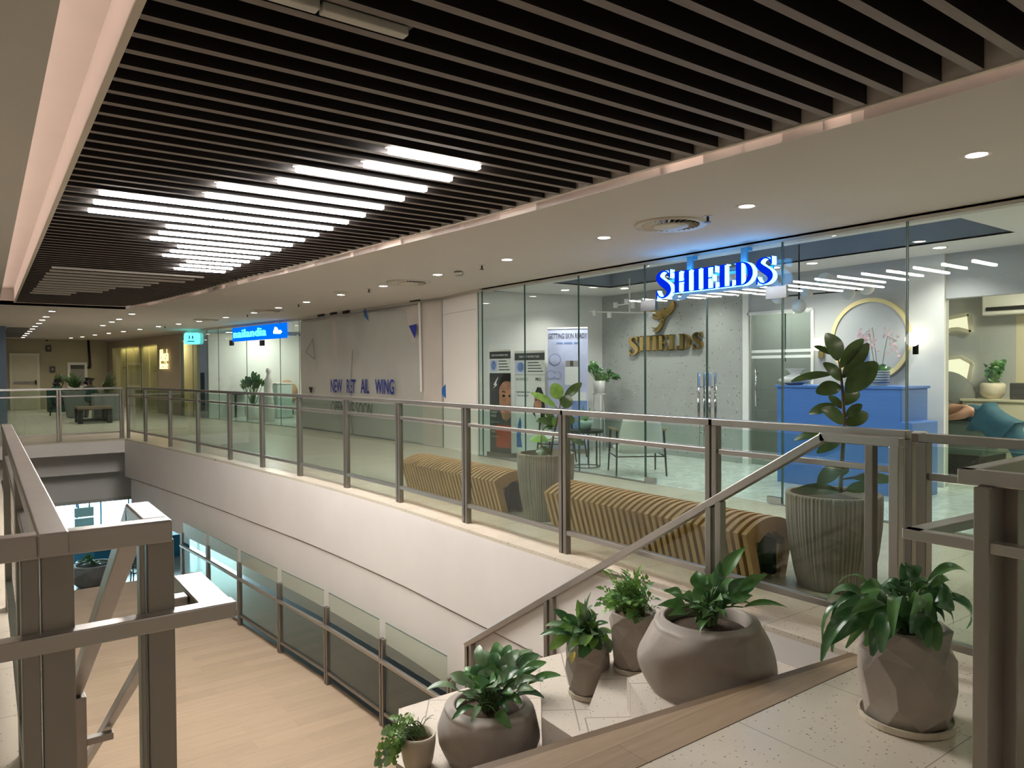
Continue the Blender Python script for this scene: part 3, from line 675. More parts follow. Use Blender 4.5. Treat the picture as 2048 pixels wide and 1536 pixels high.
# ---------------------------------------------------------------- planters and plants
def fwd(p): return (Vector(p) - CAM).dot(_fw)
def stem_to(mb, a, b, r, sag=.0, n=5):
    a, b = Vector(a), Vector(b); mb.tube([a.lerp(b, i/n) + Vector((0,0,sag*4*(i/n)*(1-i/n))) for i in range(n+1)], [r*(1-.45*i/n) for i in range(n+1)], 6, caps=False)
def px_leaves(t, base, dist, tips, mats, frac=.55, bend=.18, fold=.22, shape='lance', stem='gstem', sr=.006, jit=.1, holes=False, sag=.03, dens=1):
    """petiole from base, blade toward each tip: (px, py, width in px, depth shift)"""
    sm = MB(); lm = [MB() for _ in mats]
    cx, cy = sum(q[0] for q in tips)/len(tips), sum(q[1] for q in tips)/len(tips)
    tips = list(tips) + [(q[0] + (cx-q[0])*random.uniform(.12,.55) + random.uniform(-7,7), q[1] + (cy-q[1])*random.uniform(.0,.45) + random.uniform(-6,6), q[2]*random.uniform(.8,1.1), (q[3] if len(q) > 3 else 0) + random.uniform(-jit,jit)) for q in tips for _ in range(dens)]
    for i, tp in enumerate(tips):
        px, py, w = tp[:3]; dd = tp[3] if len(tp) > 3 else random.uniform(-jit, jit)
        d = dist + dd; tip = AD(px, py, d); b = Vector(base) + Vector((random.uniform(-.05,.05), random.uniform(-.05,.05), 0))
        k = b.lerp(tip, 1-frac) + Vector((0,0,sag*(1 if tip.z > b.z else 2)))
        stem_to(sm, b, k, sr, sag)
        leaf(lm[i % len(mats)], k, tip, w/F*d, (random.uniform(-.4,.4)-_fw.x*.5, random.uniform(-.4,.4)-_fw.y*.5, .9), bend, fold, shape, 8, holes)
    sm.build('stems', M[stem], t, smooth=True)
    for q, mm in zip(lm, mats):
        if q.v: q.build('leaves', M[mm], t, smooth=True)
def ray_leaves(t, leaves, dist, mats, shape='ob', bend=.2, fold=.12, jit=.12, node=None, stem='stem'):
    """leaves drawn as (base px, base py, tip px, tip py, width px); each springs from the trunk on a short stalk"""
    lm = [MB() for _ in mats]; sm = MB()
    for i, (bx, by, tx, ty, w) in enumerate(leaves):
        dd = random.uniform(-jit, jit); b = AD(bx, by, dist + dd*.25); tip = AD(tx, ty, dist + dd)
        leaf(lm[i % len(mats)], b, tip, w/F*dist, (random.uniform(-.35,.35)-_fw.x*.8, random.uniform(-.35,.35)-_fw.y*.8, .55), bend, fold, shape, 8)
        if node:
            q = min(node, key=lambda v: (v-b).length); sm.tube([q, q.lerp(b,.5), b + (tip-b)*.05], .004, 5, caps=False)
    if sm.v: sm.build('stalks', M[stem], t, smooth=True)
    for q, mm in zip(lm, mats): q.build('leaves', M[mm], t, smooth=True)

def facet_pot(t, c, prof, n=9, seed=1, jit=.07, mat='pot', rim=.86, soft=False, open_c=(0,0), soil='soil', soil_drop=.03):
    """turned pot cut by random planes: crisp facets, or soft ones when soft"""
    rnd = random.Random(seed); c = Vector(c); zt = prof[-1][1]; rt = prof[-1][0]; N_ = 72 if soft else 96; zc = zt*.48
    P3 = dense([(r*(1 if i in (0, len(prof)-1) else 1.05), z, 0) for i, (r, z) in enumerate(prof)], 7 if soft else 9)
    pl = []
    for i in range(34 if soft else 20):
        az = 2*PI*i*.618 + rnd.uniform(-.25,.25); el = rnd.uniform(-.45,.45) if not soft else rnd.uniform(-.5,.75)
        nv = Vector((math.cos(el)*math.cos(az), math.cos(el)*math.sin(az), math.sin(el)))
        sup = max(r*math.cos(el) + (z-zc)*math.sin(el) for r, z, _ in P3); pl.append((nv, sup*(rnd.uniform(.86,.95) if soft else rnd.uniform(.85,.915))))
    k = 40 if soft else 120; vs = []
    for r, z, _ in P3:
        e = min(1, max(0, (zt-z)/(zt*.10)), max(0, z/(zt*.05)) if soft else 1)
        for q in range(N_):
            a = 2*PI*q/N_; p = Vector((r*math.cos(a), r*math.sin(a), z-zc))
            acc = sum(max(0, nv.dot(p)/d)**k for nv, d in pl)
            s_ = 1/max(1e-9, (1 + acc))**(1/k); s_ = 1 + (s_-1)*e
            vs.append((c.x + p.x*s_, c.y + p.y*s_, c.z + zc + p.z))
    m_ = len(P3); fs = [tuple(range(N_))[::-1]] + [(j*N_+q, j*N_+(q+1)%N_, (j+1)*N_+(q+1)%N_, (j+1)*N_+q) for j in range(m_-1) for q in range(N_)]
    L = len(vs); o = (c.x+open_c[0], c.y+open_c[1])
    for rr, dz in ((rt*(rim+.04), .004), (rt*rim, -.008), (rt*rim*.97, -.10)):
        for q in range(N_): a = 2*PI*q/N_; vs.append((o[0] + rr*math.cos(a), o[1] + rr*math.sin(a), c.z + zt + dz))
    rings = [(m_-1)*N_, L, L+N_, L+2*N_]
    for A_, B_ in zip(rings[:-1], rings[1:]): fs += [(A_+q, A_+(q+1)%N_, B_+(q+1)%N_, B_+q) for q in range(N_)]
    mb = MB(); mb.add(vs, fs); mb.build('pot', M[mat], t, smooth=soft)
    s = MB(); s.lathe([(rt*rim*.965, c.z+zt-soil_drop-.03), (rt*rim*.96, c.z+zt-soil_drop), (rt*rim*.5, c.z+zt-soil_drop+.014), (.001, c.z+zt-soil_drop+.02)], 24, (o[0], o[1], 0)); s.build('soil', M[soil], t, smooth=True)
def lattice_pot(t, c, prof, n=8, seed=1, jit=.05, rim=.86, soil='soil', soil_drop=.03):
    """pot with large irregular flat facets"""
    rnd = random.Random(seed); c = Vector(c); vs = []; m_ = len(prof); ang = []; hh = prof[-1][1]
    for j, (r, z) in enumerate(prof):
        mid = 0 < j < m_-1; ph = rnd.uniform(0, .3)
        for k in range(n):
            a = 2*PI*(k + (.5 if j % 2 else 0) + (rnd.uniform(-.24,.24) if mid else 0) + (ph if mid else 0))/n
            q = r*(1 + (rnd.uniform(-jit, jit) if mid else .02)); ang.append(a)
            vs.append((c.x + q*math.cos(a), c.y + q*math.sin(a), c.z + z + (rnd.uniform(-.045,.045)*hh if mid else 0)))
    fs = [tuple(range(n))[::-1]]
    for j in range(m_-1):
        for k in range(n):
            a, b, d, e = j*n+k, j*n+(k+1)%n, (j+1)*n+k, (j+1)*n+(k+1)%n
            fs += [(a, b, d), (b, e, d)] if j % 2 == 0 else [(a, e, d), (a, b, e)]
    zt, rt = prof[-1][1], prof[-1][0]; L = len(vs); top = (m_-1)*n
    for rr, dz in ((rt*rim, .0), (rt*rim*.95, -.09)):
        for k in range(n): a = ang[top+k]; vs.append((c.x + rr*math.cos(a), c.y + rr*math.sin(a), c.z + zt + dz))
    for k in range(n):
        k2 = (k+1) % n; fs += [(top+k, top+k2, L+k2, L+k), (L+k, L+k2, L+n+k2, L+n+k)]
    mb = MB(); mb.add(vs, fs); mb.build('pot', M['pot'], t, bev=.004)
    s = MB(); s.lathe([(rt*rim*.93, c.z+zt-soil_drop-.03), (rt*rim*.92, c.z+zt-soil_drop), (rt*rim*.5, c.z+zt-soil_drop+.014), (.001, c.z+zt-soil_drop+.02)], 20, (c.x, c.y, 0)); s.build('soil', M[soil], t, smooth=True)
def dense(pts, k=3):
    o = []
    for i in range(len(pts)-1):
        p0, p1, p2, p3 = pts[max(i-1,0)], pts[i], pts[i+1], pts[min(i+2,len(pts)-1)]
        for j in range(k):
            t = j/k; o.append(tuple(.5*(2*p1[c]+(p2[c]-p0[c])*t+(2*p0[c]-5*p1[c]+4*p2[c]-p3[c])*t*t+(3*p1[c]-p0[c]-3*p2[c]+p3[c])*t**3) for c in (0,1,2)))
    return o + [pts[-1]]
def saucer(t, c, r):
    m = MB(); m.lathe([(r*.86,0),(r*.98,.004),(r*1.0,.03),(r*.95,.03),(r*.93,.012),(.001,.012)], 40, c); m.build('saucer', M['saucer'], t, smooth=False)
def prof_px(c, rows, base_r=None):
    d = fwd(c); return [(hw/F*d, ZH(row, c[0], c[1]) - c[2]) for row, hw in rows]

# right foreground faceted pot
c = AZ(1812, 1440, 0); c.z = .02
t = thing('potted_philodendron', 'faceted brown pot with glossy drooping leaves on the floor at the right foreground', 'potted plant', (c.x, c.y, 0))
saucer(t, (c.x, c.y, 0), 88/F*fwd(c))
pr2 = prof_px(c, [(1440,76),(1395,84),(1345,91),(1300,90),(1272,84),(1248,80)]); pr2[0] = (pr2[0][0], 0.0)
lattice_pot(t, c, pr2, 8, 4, .055)
bz = Vector((c.x, c.y, c.z + pr2[-1][1] - .02)); d = fwd(bz)
Z2 = lambda L, ox, oy, s: [(ox + a/s, oy + b/s, w/s) + tuple(r) for a, b, w, *r in L]
px_leaves(t, bz, d, Z2([(60,810,110,-.1),(45,740,120,.1),(300,720,80,-.1),(100,350,130,.15),(160,470,150,.05),(230,180,60,.2),(500,745,170,-.22),(640,660,110,-.15),(480,690,150,-.2),(820,55,120,.1),(650,260,150,.0),(380,430,130,-.15),(260,520,150,-.1),(560,390,150,-.15),(1040,745,160,-.22),(900,650,140,-.22),(760,500,170,-.15),(1280,95,90,.05),(1170,420,230,-.1),(1200,330,150,.0),(960,420,140,-.2),(1345,575,100,.05),(1100,520,110,-.1),(1010,240,130,.1),(560,240,170,.1),(780,210,180,.1),(430,280,150,0),(700,400,170,-.1),(880,330,150,-.05),(620,560,120,-.2)], 1620, 1110, 4.042),
    ['leaf_dark','leaf_dark','leaf_lily'], .56, .55, .35, 'oval', jit=.12, sr=.006, sag=.07, dens=1)

# upper faceted pot on the second ledge
c = AZ(1268, 1338, -.34); c.z = -.32
t = thing('potted_swiss_cheese_vine', 'faceted brown pot with lacy bright green leaves on the second ledge, touching the big bowl', 'potted plant', (c.x, c.y, -.34))
saucer(t, (c.x, c.y, -.34), 42/F*fwd(c))
pr2 = prof_px(c, [(1338,35),(1318,42),(1290,47),(1260,48),(1240,47),(1222,46)]); pr2[0] = (pr2[0][0], 0.0)
lattice_pot(t, c, pr2, 8, 9, .055, soil='coir'); bz = Vector((c.x, c.y, c.z + pr2[-1][1] - .02)); d = fwd(bz)
tips = [(695,130,70),(640,300,90),(620,480,120,-.1),(680,560,110,-.15),(720,400,120,-.1),(880,120,60),(1060,90,70),(1120,180,80),(1190,250,110),(1260,420,130,-.05),(1270,520,90,-.05),(1010,650,150,-.2),(940,560,130,-.2),(1060,420,150,-.1),(960,330,130,0),(850,260,110),(780,230,90),(760,330,110),(820,420,120,-.12),(1160,360,140,-.05),(1000,220,110,.1),(640,420,90,-.05),(740,500,110,-.15),(930,200,90,.1),(1120,480,120,-.15),(880,460,110,-.18)]
px_leaves(t, bz, d, Z2(tips, 1060, 1110, 4.8), ['leaf_mon','leaf_mon','leaf_lily'], .5, .3, .1, 'heart', jit=.1, sr=.004, holes=True, dens=3)

# left faceted pot on the third ledge
c = AZ(1176, 1388, -.51); c.z = -.49
t = thing('potted_philodendron', 'faceted brown pot with patterned leaves, one yellow, on the third ledge near the handrail', 'potted plant', (c.x, c.y, -.51))
saucer(t, (c.x, c.y, -.51), 40/F*fwd(c))
pr2 = prof_px(c, [(1388,33),(1370,39),(1340,44),(1315,45),(1298,43),(1280,42)]); pr2[0] = (pr2[0][0], 0.0)
lattice_pot(t, c, pr2, 8, 13, .055); bz = Vector((c.x, c.y, c.z + pr2[-1][1] - .02)); d = fwd(bz)
tips = [(570,360,30),(100,750,90),(190,900,110,-.05),(160,660,90),(240,520,90),(330,600,110),(460,450,80),(420,760,110,-.15),(560,640,100,-.1),(580,480,110),(520,560,100,-.05),(330,830,60),(780,930,110,-.1),(700,760,110,-.1),(810,740,80),(660,640,100),(480,960,100,-.2),(600,880,110,-.2),(380,900,90,-.2),(740,640,70),(280,700,110,-.05),(640,560,80)]
px_leaves(t, bz, d, Z2(tips, 1060, 1110, 4.8), ['leaf_grey','leaf_dark','leaf_mon'], .6, .3, .25, 'oval', jit=.08, sr=.005, dens=2)
m = MB(); leaf(m, AD(1150,1302,d-.13), AD(1143,1327,d-.15), .045, (0,0,1), .2, .3, 'lance'); m.build('yellow_leaf', M['leaf_yel'], t, smooth=True)

# big bowls
def bowl(t, c, rows, seed, oc):
    pr2 = prof_px(c, rows); pr2[0] = (pr2[0][0], 0.0)
    facet_pot(t, c, pr2, 11, seed, .045, soft=True, rim=.93, open_c=oc, soil='soil', soil_drop=.06)
    return c.z + pr2[-1][1]
c = Vector((2.87, 2.335, -.17))
t = thing('potted_peace_lily', 'big rounded brown bowl planter with upright lily leaves on the top ledge', 'potted plant', c)
zt = bowl(t, c, [(1392,70),(1378,100),(1340,126),(1300,134),(1262,124),(1243,106),(1234,88)], 5, (0,0)); bz = Vector((c.x, c.y, zt-.03)); d = fwd(bz)
tips = [(860,45,130,.0),(420,270,140,.1),(640,180,90,.05),(135,450,130,.0),(75,580,100,-.05),(170,670,90,-.15),(105,430,50,.1),(290,500,150,-.1),(360,600,150,-.15),(1060,295,110,.05),(975,365,120,.1),(1245,585,70,-.05),(930,490,130,0),(740,330,150,.12),(600,400,120,.1),(440,820,90,-.22),(480,690,110,-.2),(640,600,150,-.1),(720,520,150,-.1),(820,560,170,-.05),(560,300,110,.12),(500,460,120,0),(700,680,90,-.18),(400,420,130,.05),(860,430,120,.08)]
px_leaves(t, bz, d, Z2(tips, 1300, 1080, 4.517), ['leaf_lily','leaf_lily','leaf_dark','leaf_lily'], .5, .3, .25, 'lance', jit=.1, sr=.006)
c = AZ(978, 1512, -.85)
t = thing('potted_peace_lily', 'lower rounded brown bowl planter with broad grey green leaves beside the small cream pot', 'potted plant', c)
zt = bowl(t, c, [(1520,62),(1508,82),(1480,100),(1450,107),(1424,100),(1410,86),(1405,72)], 8, (0,0)); bz = Vector((c.x, c.y, zt-.03)); d = fwd(bz)
tips = [(650,540,110,-.05),(900,410,140,0),(1050,330,100,.1),(1160,310,190,.05),(1190,100,110,.15),(1270,150,130,.15),(1390,60,120,.2),(1520,90,110,.2),(1600,200,200,.1),(1440,250,190,.08),(1370,170,150,.12),(1820,190,150,.1),(1740,130,120,.15),(1780,280,100,.1),(1890,270,120,0),(1620,360,160,-.05),(1440,530,200,-.1),(1340,480,170,-.1),(1150,470,130,-.12),(1360,560,150,-.18),(1080,640,120,-.1),(1130,590,110,-.12),(2050,400,90,.05),(1880,630,110,-.05),(1860,460,110,0),(1700,480,140,0),(1520,960,120,-.28),(920,860,80,-.25),(960,740,80,-.2),(1550,620,110,-.1),(1640,700,100,-.15),(1250,420,150,-.05),(1560,340,120,.1)]
px_leaves(t, bz, d, Z2(tips, 730, 1270, 5.251), ['leaf_grey','leaf_grey','leaf_lily','leaf_dark'], .46, .35, .25, 'oval', jit=.1, sr=.005)

# small cream pot with a trailing vine
c = AZ(836, 1532, -.85); d = fwd(c)
t = thing('potted_vine', 'small cream pot with trailing lacy leaves left of the lower bowl planter', 'potted plant', c)
zr = ZH(1466, c.x, c.y) - c.z; r = 36/F*d
m = MB(); m.lathe([(r*.72,0),(r*.85,zr*.25),(r*.98,zr*.7),(r,zr),(r*.9,zr),(r*.86,zr*.6)], 40, c); m.build('pot', M['saucer'], t, smooth=True)
m = MB(); m.lathe([(r*.88,zr*.80),(r*.6,zr*.92),(.001,zr*.95)], 24, c); m.build('soil', M['coir'], t, smooth=True)
bz = c + Vector((0,0,zr*.9))
tips = [(430,820,90,.0),(470,830,90,.05),(260,860,80),(300,960,100,-.05),(330,860,90),(170,1030,110,-.05),(230,1020,100,-.08),(130,1200,110,-.08),(200,1290,110,-.1),(290,1200,110,-.1),(330,1110,100,-.1),(90,1380,110,-.1),(280,1360,120,-.12),(340,1250,90,-.12),(200,1390,100,-.1)]
px_leaves(t, bz, d, Z2(tips, 730, 1270, 5.251), ['leaf_mon','leaf_mon','leaf_grey'], .42, .3, .12, 'oval', jit=.05, sr=.003, holes=True, dens=2)
m = MB()
for ax, ay in ((560,860),(720,840),(640,850),(700,870)): stem_to(m, bz, AD(730+ax/5.251, 1270+ay/5.251, d), .0025, .03)
m.build('twigs', M['gstem'], t)

# ribbed planters with rubber plants
def ribbed(t, c, r, h):
    n = 432; rib = lambda a, j: 1 + .010*math.sin(a*72) + .006*math.sin(a*41+.6) + .004*math.sin(a*19)
    prof = [(.74,0),(.80,.10),(.92,.40),(.985,.68),(1.0,.86),(1.0,.985),(.985,1.0)]
    m = MB(); m.lathe([(r*a, h*b) for a, b in prof], n, c, rad=lambda a, j: rib(a, j) if j < 6 else 1)
    m.lathe([(r*.985,h),(r*.90,h),(r*.87,h*.85)], n, c, capb=False); m.build('pot', M['rib'], t, smooth=False)
    m = MB(); m.lathe([(r*.89,h*.90),(r*.5,h*.94),(.001,h*.95)], 28, c); m.build('soil', M['soil'], t, smooth=True)
S3 = lambda L, ox, oy, s: [(ox+a/s, oy+b/s, ox+e/s, oy+f/s, w/s) for a, b, e, f, w in L]
c = Vector((4.42, 2.58, 0))
t = thing('potted_rubber_plant', 'tall rubber plant in a ribbed grey planter in front of the blue counter', 'potted plant', c, 'ribbed planters by the benches'); ribbed(t, c, .288, .60)
d = fwd(c + Vector((0,0,.9)))
tr = [AD(1540+a/4.518, 640+b/4.518, d) for a, b in ((636,1560),(640,1440),(655,1200),(664,1050),(675,900),(665,780),(655,650),(645,520),(632,430),(615,350),(560,200))]
m = MB(); m.tube(tr[:-1], [.014,.014,.013,.012,.011,.010,.009,.008,.006,.004], 8); m.build('trunk', M['stem'], t, smooth=True)
L = [(612,365,520,115,200),(545,310,400,232,70),(640,430,838,160,120),(660,520,893,205,130),(640,545,490,385,120),(565,490,188,545,85),(640,600,418,650,150),(690,650,962,378,200),(655,770,800,640,130),(645,800,535,680,80),(590,770,352,840,100),(665,925,475,800,150),(690,870,830,760,90),(690,948,886,838,140),(520,1010,213,1078,85),(630,1110,422,1195,95),(625,1310,436,1478,140),(760,1430,1118,1440,115),(665,1400,695,1310,60),(620,1545,240,1530,110),(690,1535,935,1500,110),(690,1100,790,1040,50),(850,1400,975,1340,90)]
ray_leaves(t, S3(L, 1540, 640, 4.518), d, ['leaf_rub','leaf_rub','leaf_rub'], 'oval', .16, .12, .12, tr)
c = Vector((4.295, 5.395, 0))
t = thing('potted_rubber_plant', 'shorter yellowish rubber plant in a ribbed grey planter between the two slatted benches', 'potted plant', c, 'ribbed planters by the benches'); ribbed(t, c, .268, .62)
d = fwd(c + Vector((0,0,.8)))
tr = [AD(950+a/5.296, 640+b/5.296, d) for a, b in ((800,1430),(825,1250),(850,1150),(870,1050),(895,950),(905,850))]
m = MB(); m.tube(tr, [.011,.010,.009,.008,.006,.004], 8); m.tube([AD(950+a/5.296, 640+b/5.296, d-.05) for a, b in ((810,1430),(700,1330),(705,1200))], [.009,.008,.005], 8); m.build('trunk', M['stem'], t, smooth=True)
L = [(895,835,830,672,150),(945,835,1128,662,100),(955,935,985,795,150),(855,922,598,765,85),(835,1060,735,945,75),(825,1110,668,1045,105),(770,1275,583,1255,105),(800,1400,645,1385,115),(1005,1260,1165,1312,90),(850,1140,830,1030,70),(1040,1110,1005,1010,70),(720,1170,830,1120,60)]
ray_leaves(t, S3(L, 950, 640, 5.296), d, ['leaf_mon','leaf_rub','leaf_rub'], 'oval', .16, .12, .1, tr)

# ---------------------------------------------------------------- slatted benches
def bench(label, x0, x1, y0, y1):
    t = thing('slatted_bench', label, 'bench', ((x0+x1)/2, (y0+y1)/2, 0), 'slatted benches along the railing')
    W = x1-x0; tp = []; n = 14
    for i in range(n+1):
        u = i/n; tp.append((x0 + W*u, .335 + .085*(1-(2*u-1)**2)))
    inn = [(x1-.09,.30), (x1-.165,0), (x1-.10,0)]
    outer = [(x0+.10,0)] + [(x0+.09*0, .30)]
    prof = [(x0+.10,0),(x0+.012,.30)] + tp + [(x1-.012,.30),(x1-.10,0),(x1-.17,0),(x1-.10,.27)]
    prof += [(x1-.14-(W-.28)*u, .27+.055*(1-(2*u-1)**2)) for u in (0,.25,.5,.75,1)] + [(x0+.10,.27),(x0+.17,0)]
    m = MB(); y = y0; k = 0
    while y < y1:
        m.poly([(px, y, pz) for px, pz in prof], (0, .036, 0)); y += .066
    m.build('slats', M['bench'], t)
    m = MB()
    for z, x in ((.25, x0+.10),(.25, x1-.14)): m.box(x, x+.035, y0+.01, y1-.02, z-.03, z+.02)
    m.build('cross_rails', M['nosing_edge'], t)
    m = MB(); m.box(x0+.16, x0+.20, y0+.03, y1-.05, .02, .27); m.box(x1-.20, x1-.16, y0+.03, y1-.05, .02, .27); m.build('inner_frame', M['black'], t)
bench('near curved slatted oak bench between the two ribbed planters', 3.93, 4.46, 2.885, 4.99)
bench('farther curved slatted oak bench, left of the shorter rubber plant', 3.93, 4.46, 5.73, 7.70)
# ---------------------------------------------------------------- lettering helpers
def stroke_polys(pts, cap=True):
    """variable-width stroke (x, y, w) to quads in the plane"""
    L = []; n = len(pts)
    for i, (x, y, w) in enumerate(pts):
        a, b = pts[max(i-1,0)], pts[min(i+1,n-1)]; d = Vector((b[0]-a[0], b[1]-a[1])).normalized(); q = Vector((-d.y, d.x))*w/2
        L.append(((x+q.x, y+q.y), (x-q.x, y-q.y)))
    return [[L[i][0], L[i][1], L[i+1][1], L[i+1][0]] for i in range(n-1)]
R4 = lambda x0, x1, y0, y1: [(x0,y0),(x1,y0),(x1,y1),(x0,y1)]
def glyph(ch):
    st, sf = .21, .045
    def stem(x): return [R4(x, x+st, 0, 1), R4(x-.07, x+st+.07, 0, sf), R4(x-.07, x+st+.07, 1-sf, 1)]
    if ch == 'H': return stem(.08) + stem(.52) + [R4(.29,.52,.47,.53)], .86
    if ch == 'I': return stem(.08), .40
    if ch == 'L': return stem(.08) + [R4(.29,.58,0,.045), [(.50,.045),(.58,.045),(.58,.28),(.56,.28)]], .64
    if ch == 'E': return stem(.08) + [R4(.29,.58,0,.045), [(.50,.045),(.58,.045),(.58,.28),(.56,.28)], R4(.29,.56,.955,1), [(.48,.955),(.54,.72),(.56,.72),(.56,.955)], R4(.29,.42,.47,.53), R4(.42,.45,.36,.64)], .66
    if ch == 'D':
        q = []
        n = 14; o = [(.30+.42*math.sin(PI*i/n), .5+.5*math.cos(PI*i/n)) for i in range(n+1)]; k = [(.30+.22*math.sin(PI*i/n), .5+.45*math.cos(PI*i/n)) for i in range(n+1)]
        for i in range(n): q.append([o[i], k[i], k[i+1], o[i+1]])
        return stem(.08) + q, .80
    if ch == 'S':
        c = [(.50,.76,.05),(.44,.91,.05),(.30,.97,.06),(.16,.90,.11),(.11,.77,.17),(.19,.63,.22),(.30,.52,.24),(.42,.40,.23),(.48,.25,.17),(.42,.10,.10),(.28,.03,.06),(.14,.08,.05),(.07,.23,.05)]
        return stroke_polys(dense(c)) + [R4(.485,.535,.70,1.0), R4(.035,.085,0,.30)], .62
def serif_word(t, mat, word, sizes, origin, right, up, depth, sx=1.0):
    right, up = Vector(right), Vector(up); o = Vector(origin); x = 0
    for ch, (h, dz) in zip(word, sizes):
        polys, w = glyph(ch); mb = MB()
        for pl in polys:
            n0 = len(mb.f); mb.poly([o + right*((x + px*h)*sx) + up*(py*h + dz) for px, py in pl], depth)
            for q in range(n0, len(mb.f)): mb.m[q] = 0 if q == n0 else 1
        mb.build('letter', mat, t); x += w*h
    return x*sx
def glass_pane(t, a, b, z0, z1, mat='shop_glass', th=.012, name='glass_pane'):
    m = MB(); a, b = Vector((a[0],a[1],0)), Vector((b[0],b[1],0)); m.bar(a + Vector((0,0,(z0+z1)/2)), b + Vector((0,0,(z0+z1)/2)), th, z1-z0); o = m.build(name, M[mat], t)
    e = MB()
    for p in (a, b): e.obox(p + (b-a).normalized()*(.003 if p == a else -.003) + Vector((0,0,(z0+z1)/2)), (b-a).normalized()*.003, Vector((-(b-a).normalized().y,(b-a).normalized().x,0))*(th/2+.0006), (0,0,(z1-z0)/2))
    e.build('polished_edge', M['glass_edge'], o); return o

# ---------------------------------------------------------------- skin clinic: shell
m = MB(); m.box(6.60, 12.3, -4, 10.1, -.03, .002); struct('floor_shop', m, M['marble'])
m = MB(); m.box(9.05, 9.17, 6.66, 9.8, 0, 2.72); struct('wall_stone', m, M['stone'])
m = MB(); m.box(9.05, 9.17, 3.92, 5.57, 0, 2.72); m.box(9.05, 9.17, 5.57, 6.66, 2.2, 2.72); m.box(9.05, 9.17, -4, 3.92, 2.2, 2.72); struct('wall_reception', m, M['greywall'])
m = MB(); m.box(9.02, 9.05, 6.58, 6.68, 0, 2.72); m.box(9.02, 9.05, 5.55, 5.59, 0, 2.2); m.box(9.01, 9.05, 3.90, 4.32, 0, 2.72); m.box(9.02, 9.05, 5.57, 6.6, 2.18, 2.22); struct('trim_5', m, M['shopwall'])
m = MB(); m.wall([(9.05,9.71),(6.62,10.08)], 0, 2.72, -.1); struct('wall_shop_left', m, M['shopwall'])
m = MB()
m.box(6.6, 7.0, -4, 9.95, 2.72, 2.74); m.box(8.2, 12.3, -4, 9.95, 2.72, 2.74); m.box(7.0, 8.2, 8.6, 9.95, 2.72, 2.74); m.box(7.0, 8.2, -4, 2.9, 2.72, 2.74); m.box(7.0, 8.2, 2.9, 8.6, 2.95, 2.97)
struct('ceiling_shop', m, M['shopwall'])
m = MB(); m.box(6.98, 7.0, 2.9, 8.6, 2.7205, 2.95); m.box(8.2, 8.22, 2.9, 8.6, 2.7205, 2.95); m.box(7.0, 8.2, 8.6, 8.62, 2.7205, 2.95); m.box(7.0, 8.2, 2.88, 2.9, 2.7205, 2.95); struct('trim_6', m, M['tray'])
m = MB(); m.box(11.5, 11.6, 4.05, 6.66, 0, 2.72); m.box(10.6, 10.7, 5.2, 9.6, 0, 2.72); struct('wall_inner_grey', m, M['greywall'])
m = MB(); m.box(11.5, 11.6, -4, 4.05, 0, 2.72); struct('wall_treatment', m, M['cream'])
m = MB(); m.box(9.17, 11.6, 5.1, 5.2, 0, 2.72); struct('wall_inner_side', m, M['greywall'])
# shopfront glass
t = thing('glass_shopfront', 'tall clear glass shopfront with double doors under the blue lit sign', 'shopfront', (6.6,6,0))
ys = [10.06, 9.93, 8.776, 7.548, 6.314]
for a, b in zip(ys[:-1], ys[1:]): glass_pane(t, (6.6,a-.004), (6.6,b+.004), .01, 2.69)
glass_pane(t, (6.6,6.31), (6.6,4.407), 2.20, 2.69)
for a, b in ((4.399,3.168),(3.160,1.9),(1.892,.6),(.592,-.7)): glass_pane(t, (6.6,a), (6.6,b), .01, 2.69)
m = MB(); m.box(6.575, 6.625, -.7, 4.4, 0, .012); m.box(6.575, 6.625, 6.32, 10.06, 0, .012); m.build('floor_channel', M['steel_d'], t)
for y0, y1, hy in ((6.306,5.366,5.44),(5.358,4.407,5.285)):
    g = glass_pane(t, (6.6,y0), (6.6,y1), .02, 2.19, name='door')
    for s, x in ((-1,6.55),(1,6.65)):
        h = MB(); h.tube([(x,hy,.52),(x,hy,1.36)], .014, 10); h.tube([(x,hy,.68),(6.6,hy,.68)], .008, 8); h.tube([(x,hy,1.20),(6.6,hy,1.20)], .008, 8); h.build('handle', M['chrome'], g, smooth=True)
    yy = y0 if y0 > 6 else y1; s = -1 if y0 > 6 else 1
    h = MB(); h.box(6.58, 6.62, min(yy+.06*(-s), yy+s*.18), max(yy+.06*(-s), yy+s*.18), 2.12, 2.25); h.build('top_fitting', M['darkglass'], g)
    h = MB(); h.box(6.58, 6.62, min(yy, yy+s*.17), max(yy, yy+s*.17), .012, .075); h.build('floor_fitting', M['chrome'], g)
# blue lit sign
t = thing('shop_sign', 'blue lit letter sign hanging above the glass doors of the skin clinic', 'sign', (6.47,5.2,2.4))
szs = [(.325,-.035)] + [(.245,.01)]*5 + [(.275,-.005)]
serif_word(t, [M['blue_face'], M['sign_side']], 'SHIELDS', szs, (6.43,5.985,2.265), (0,-1,0), (0,0,1), (.075,0,0), 1.345)
for y in (5.53, 4.80): m = MB(); m.box(6.50, 6.53, y-.035, y+.035, 2.40, 2.645); m.box(6.50, 6.585, y-.05, y+.035, 2.645, 2.68); m.build('bracket', M['bluebox'], t)
m = MB(); m.box(6.51, 6.53, 4.45, 5.95, 2.42, 2.45); m.build('rail', M['bluebox'], t)
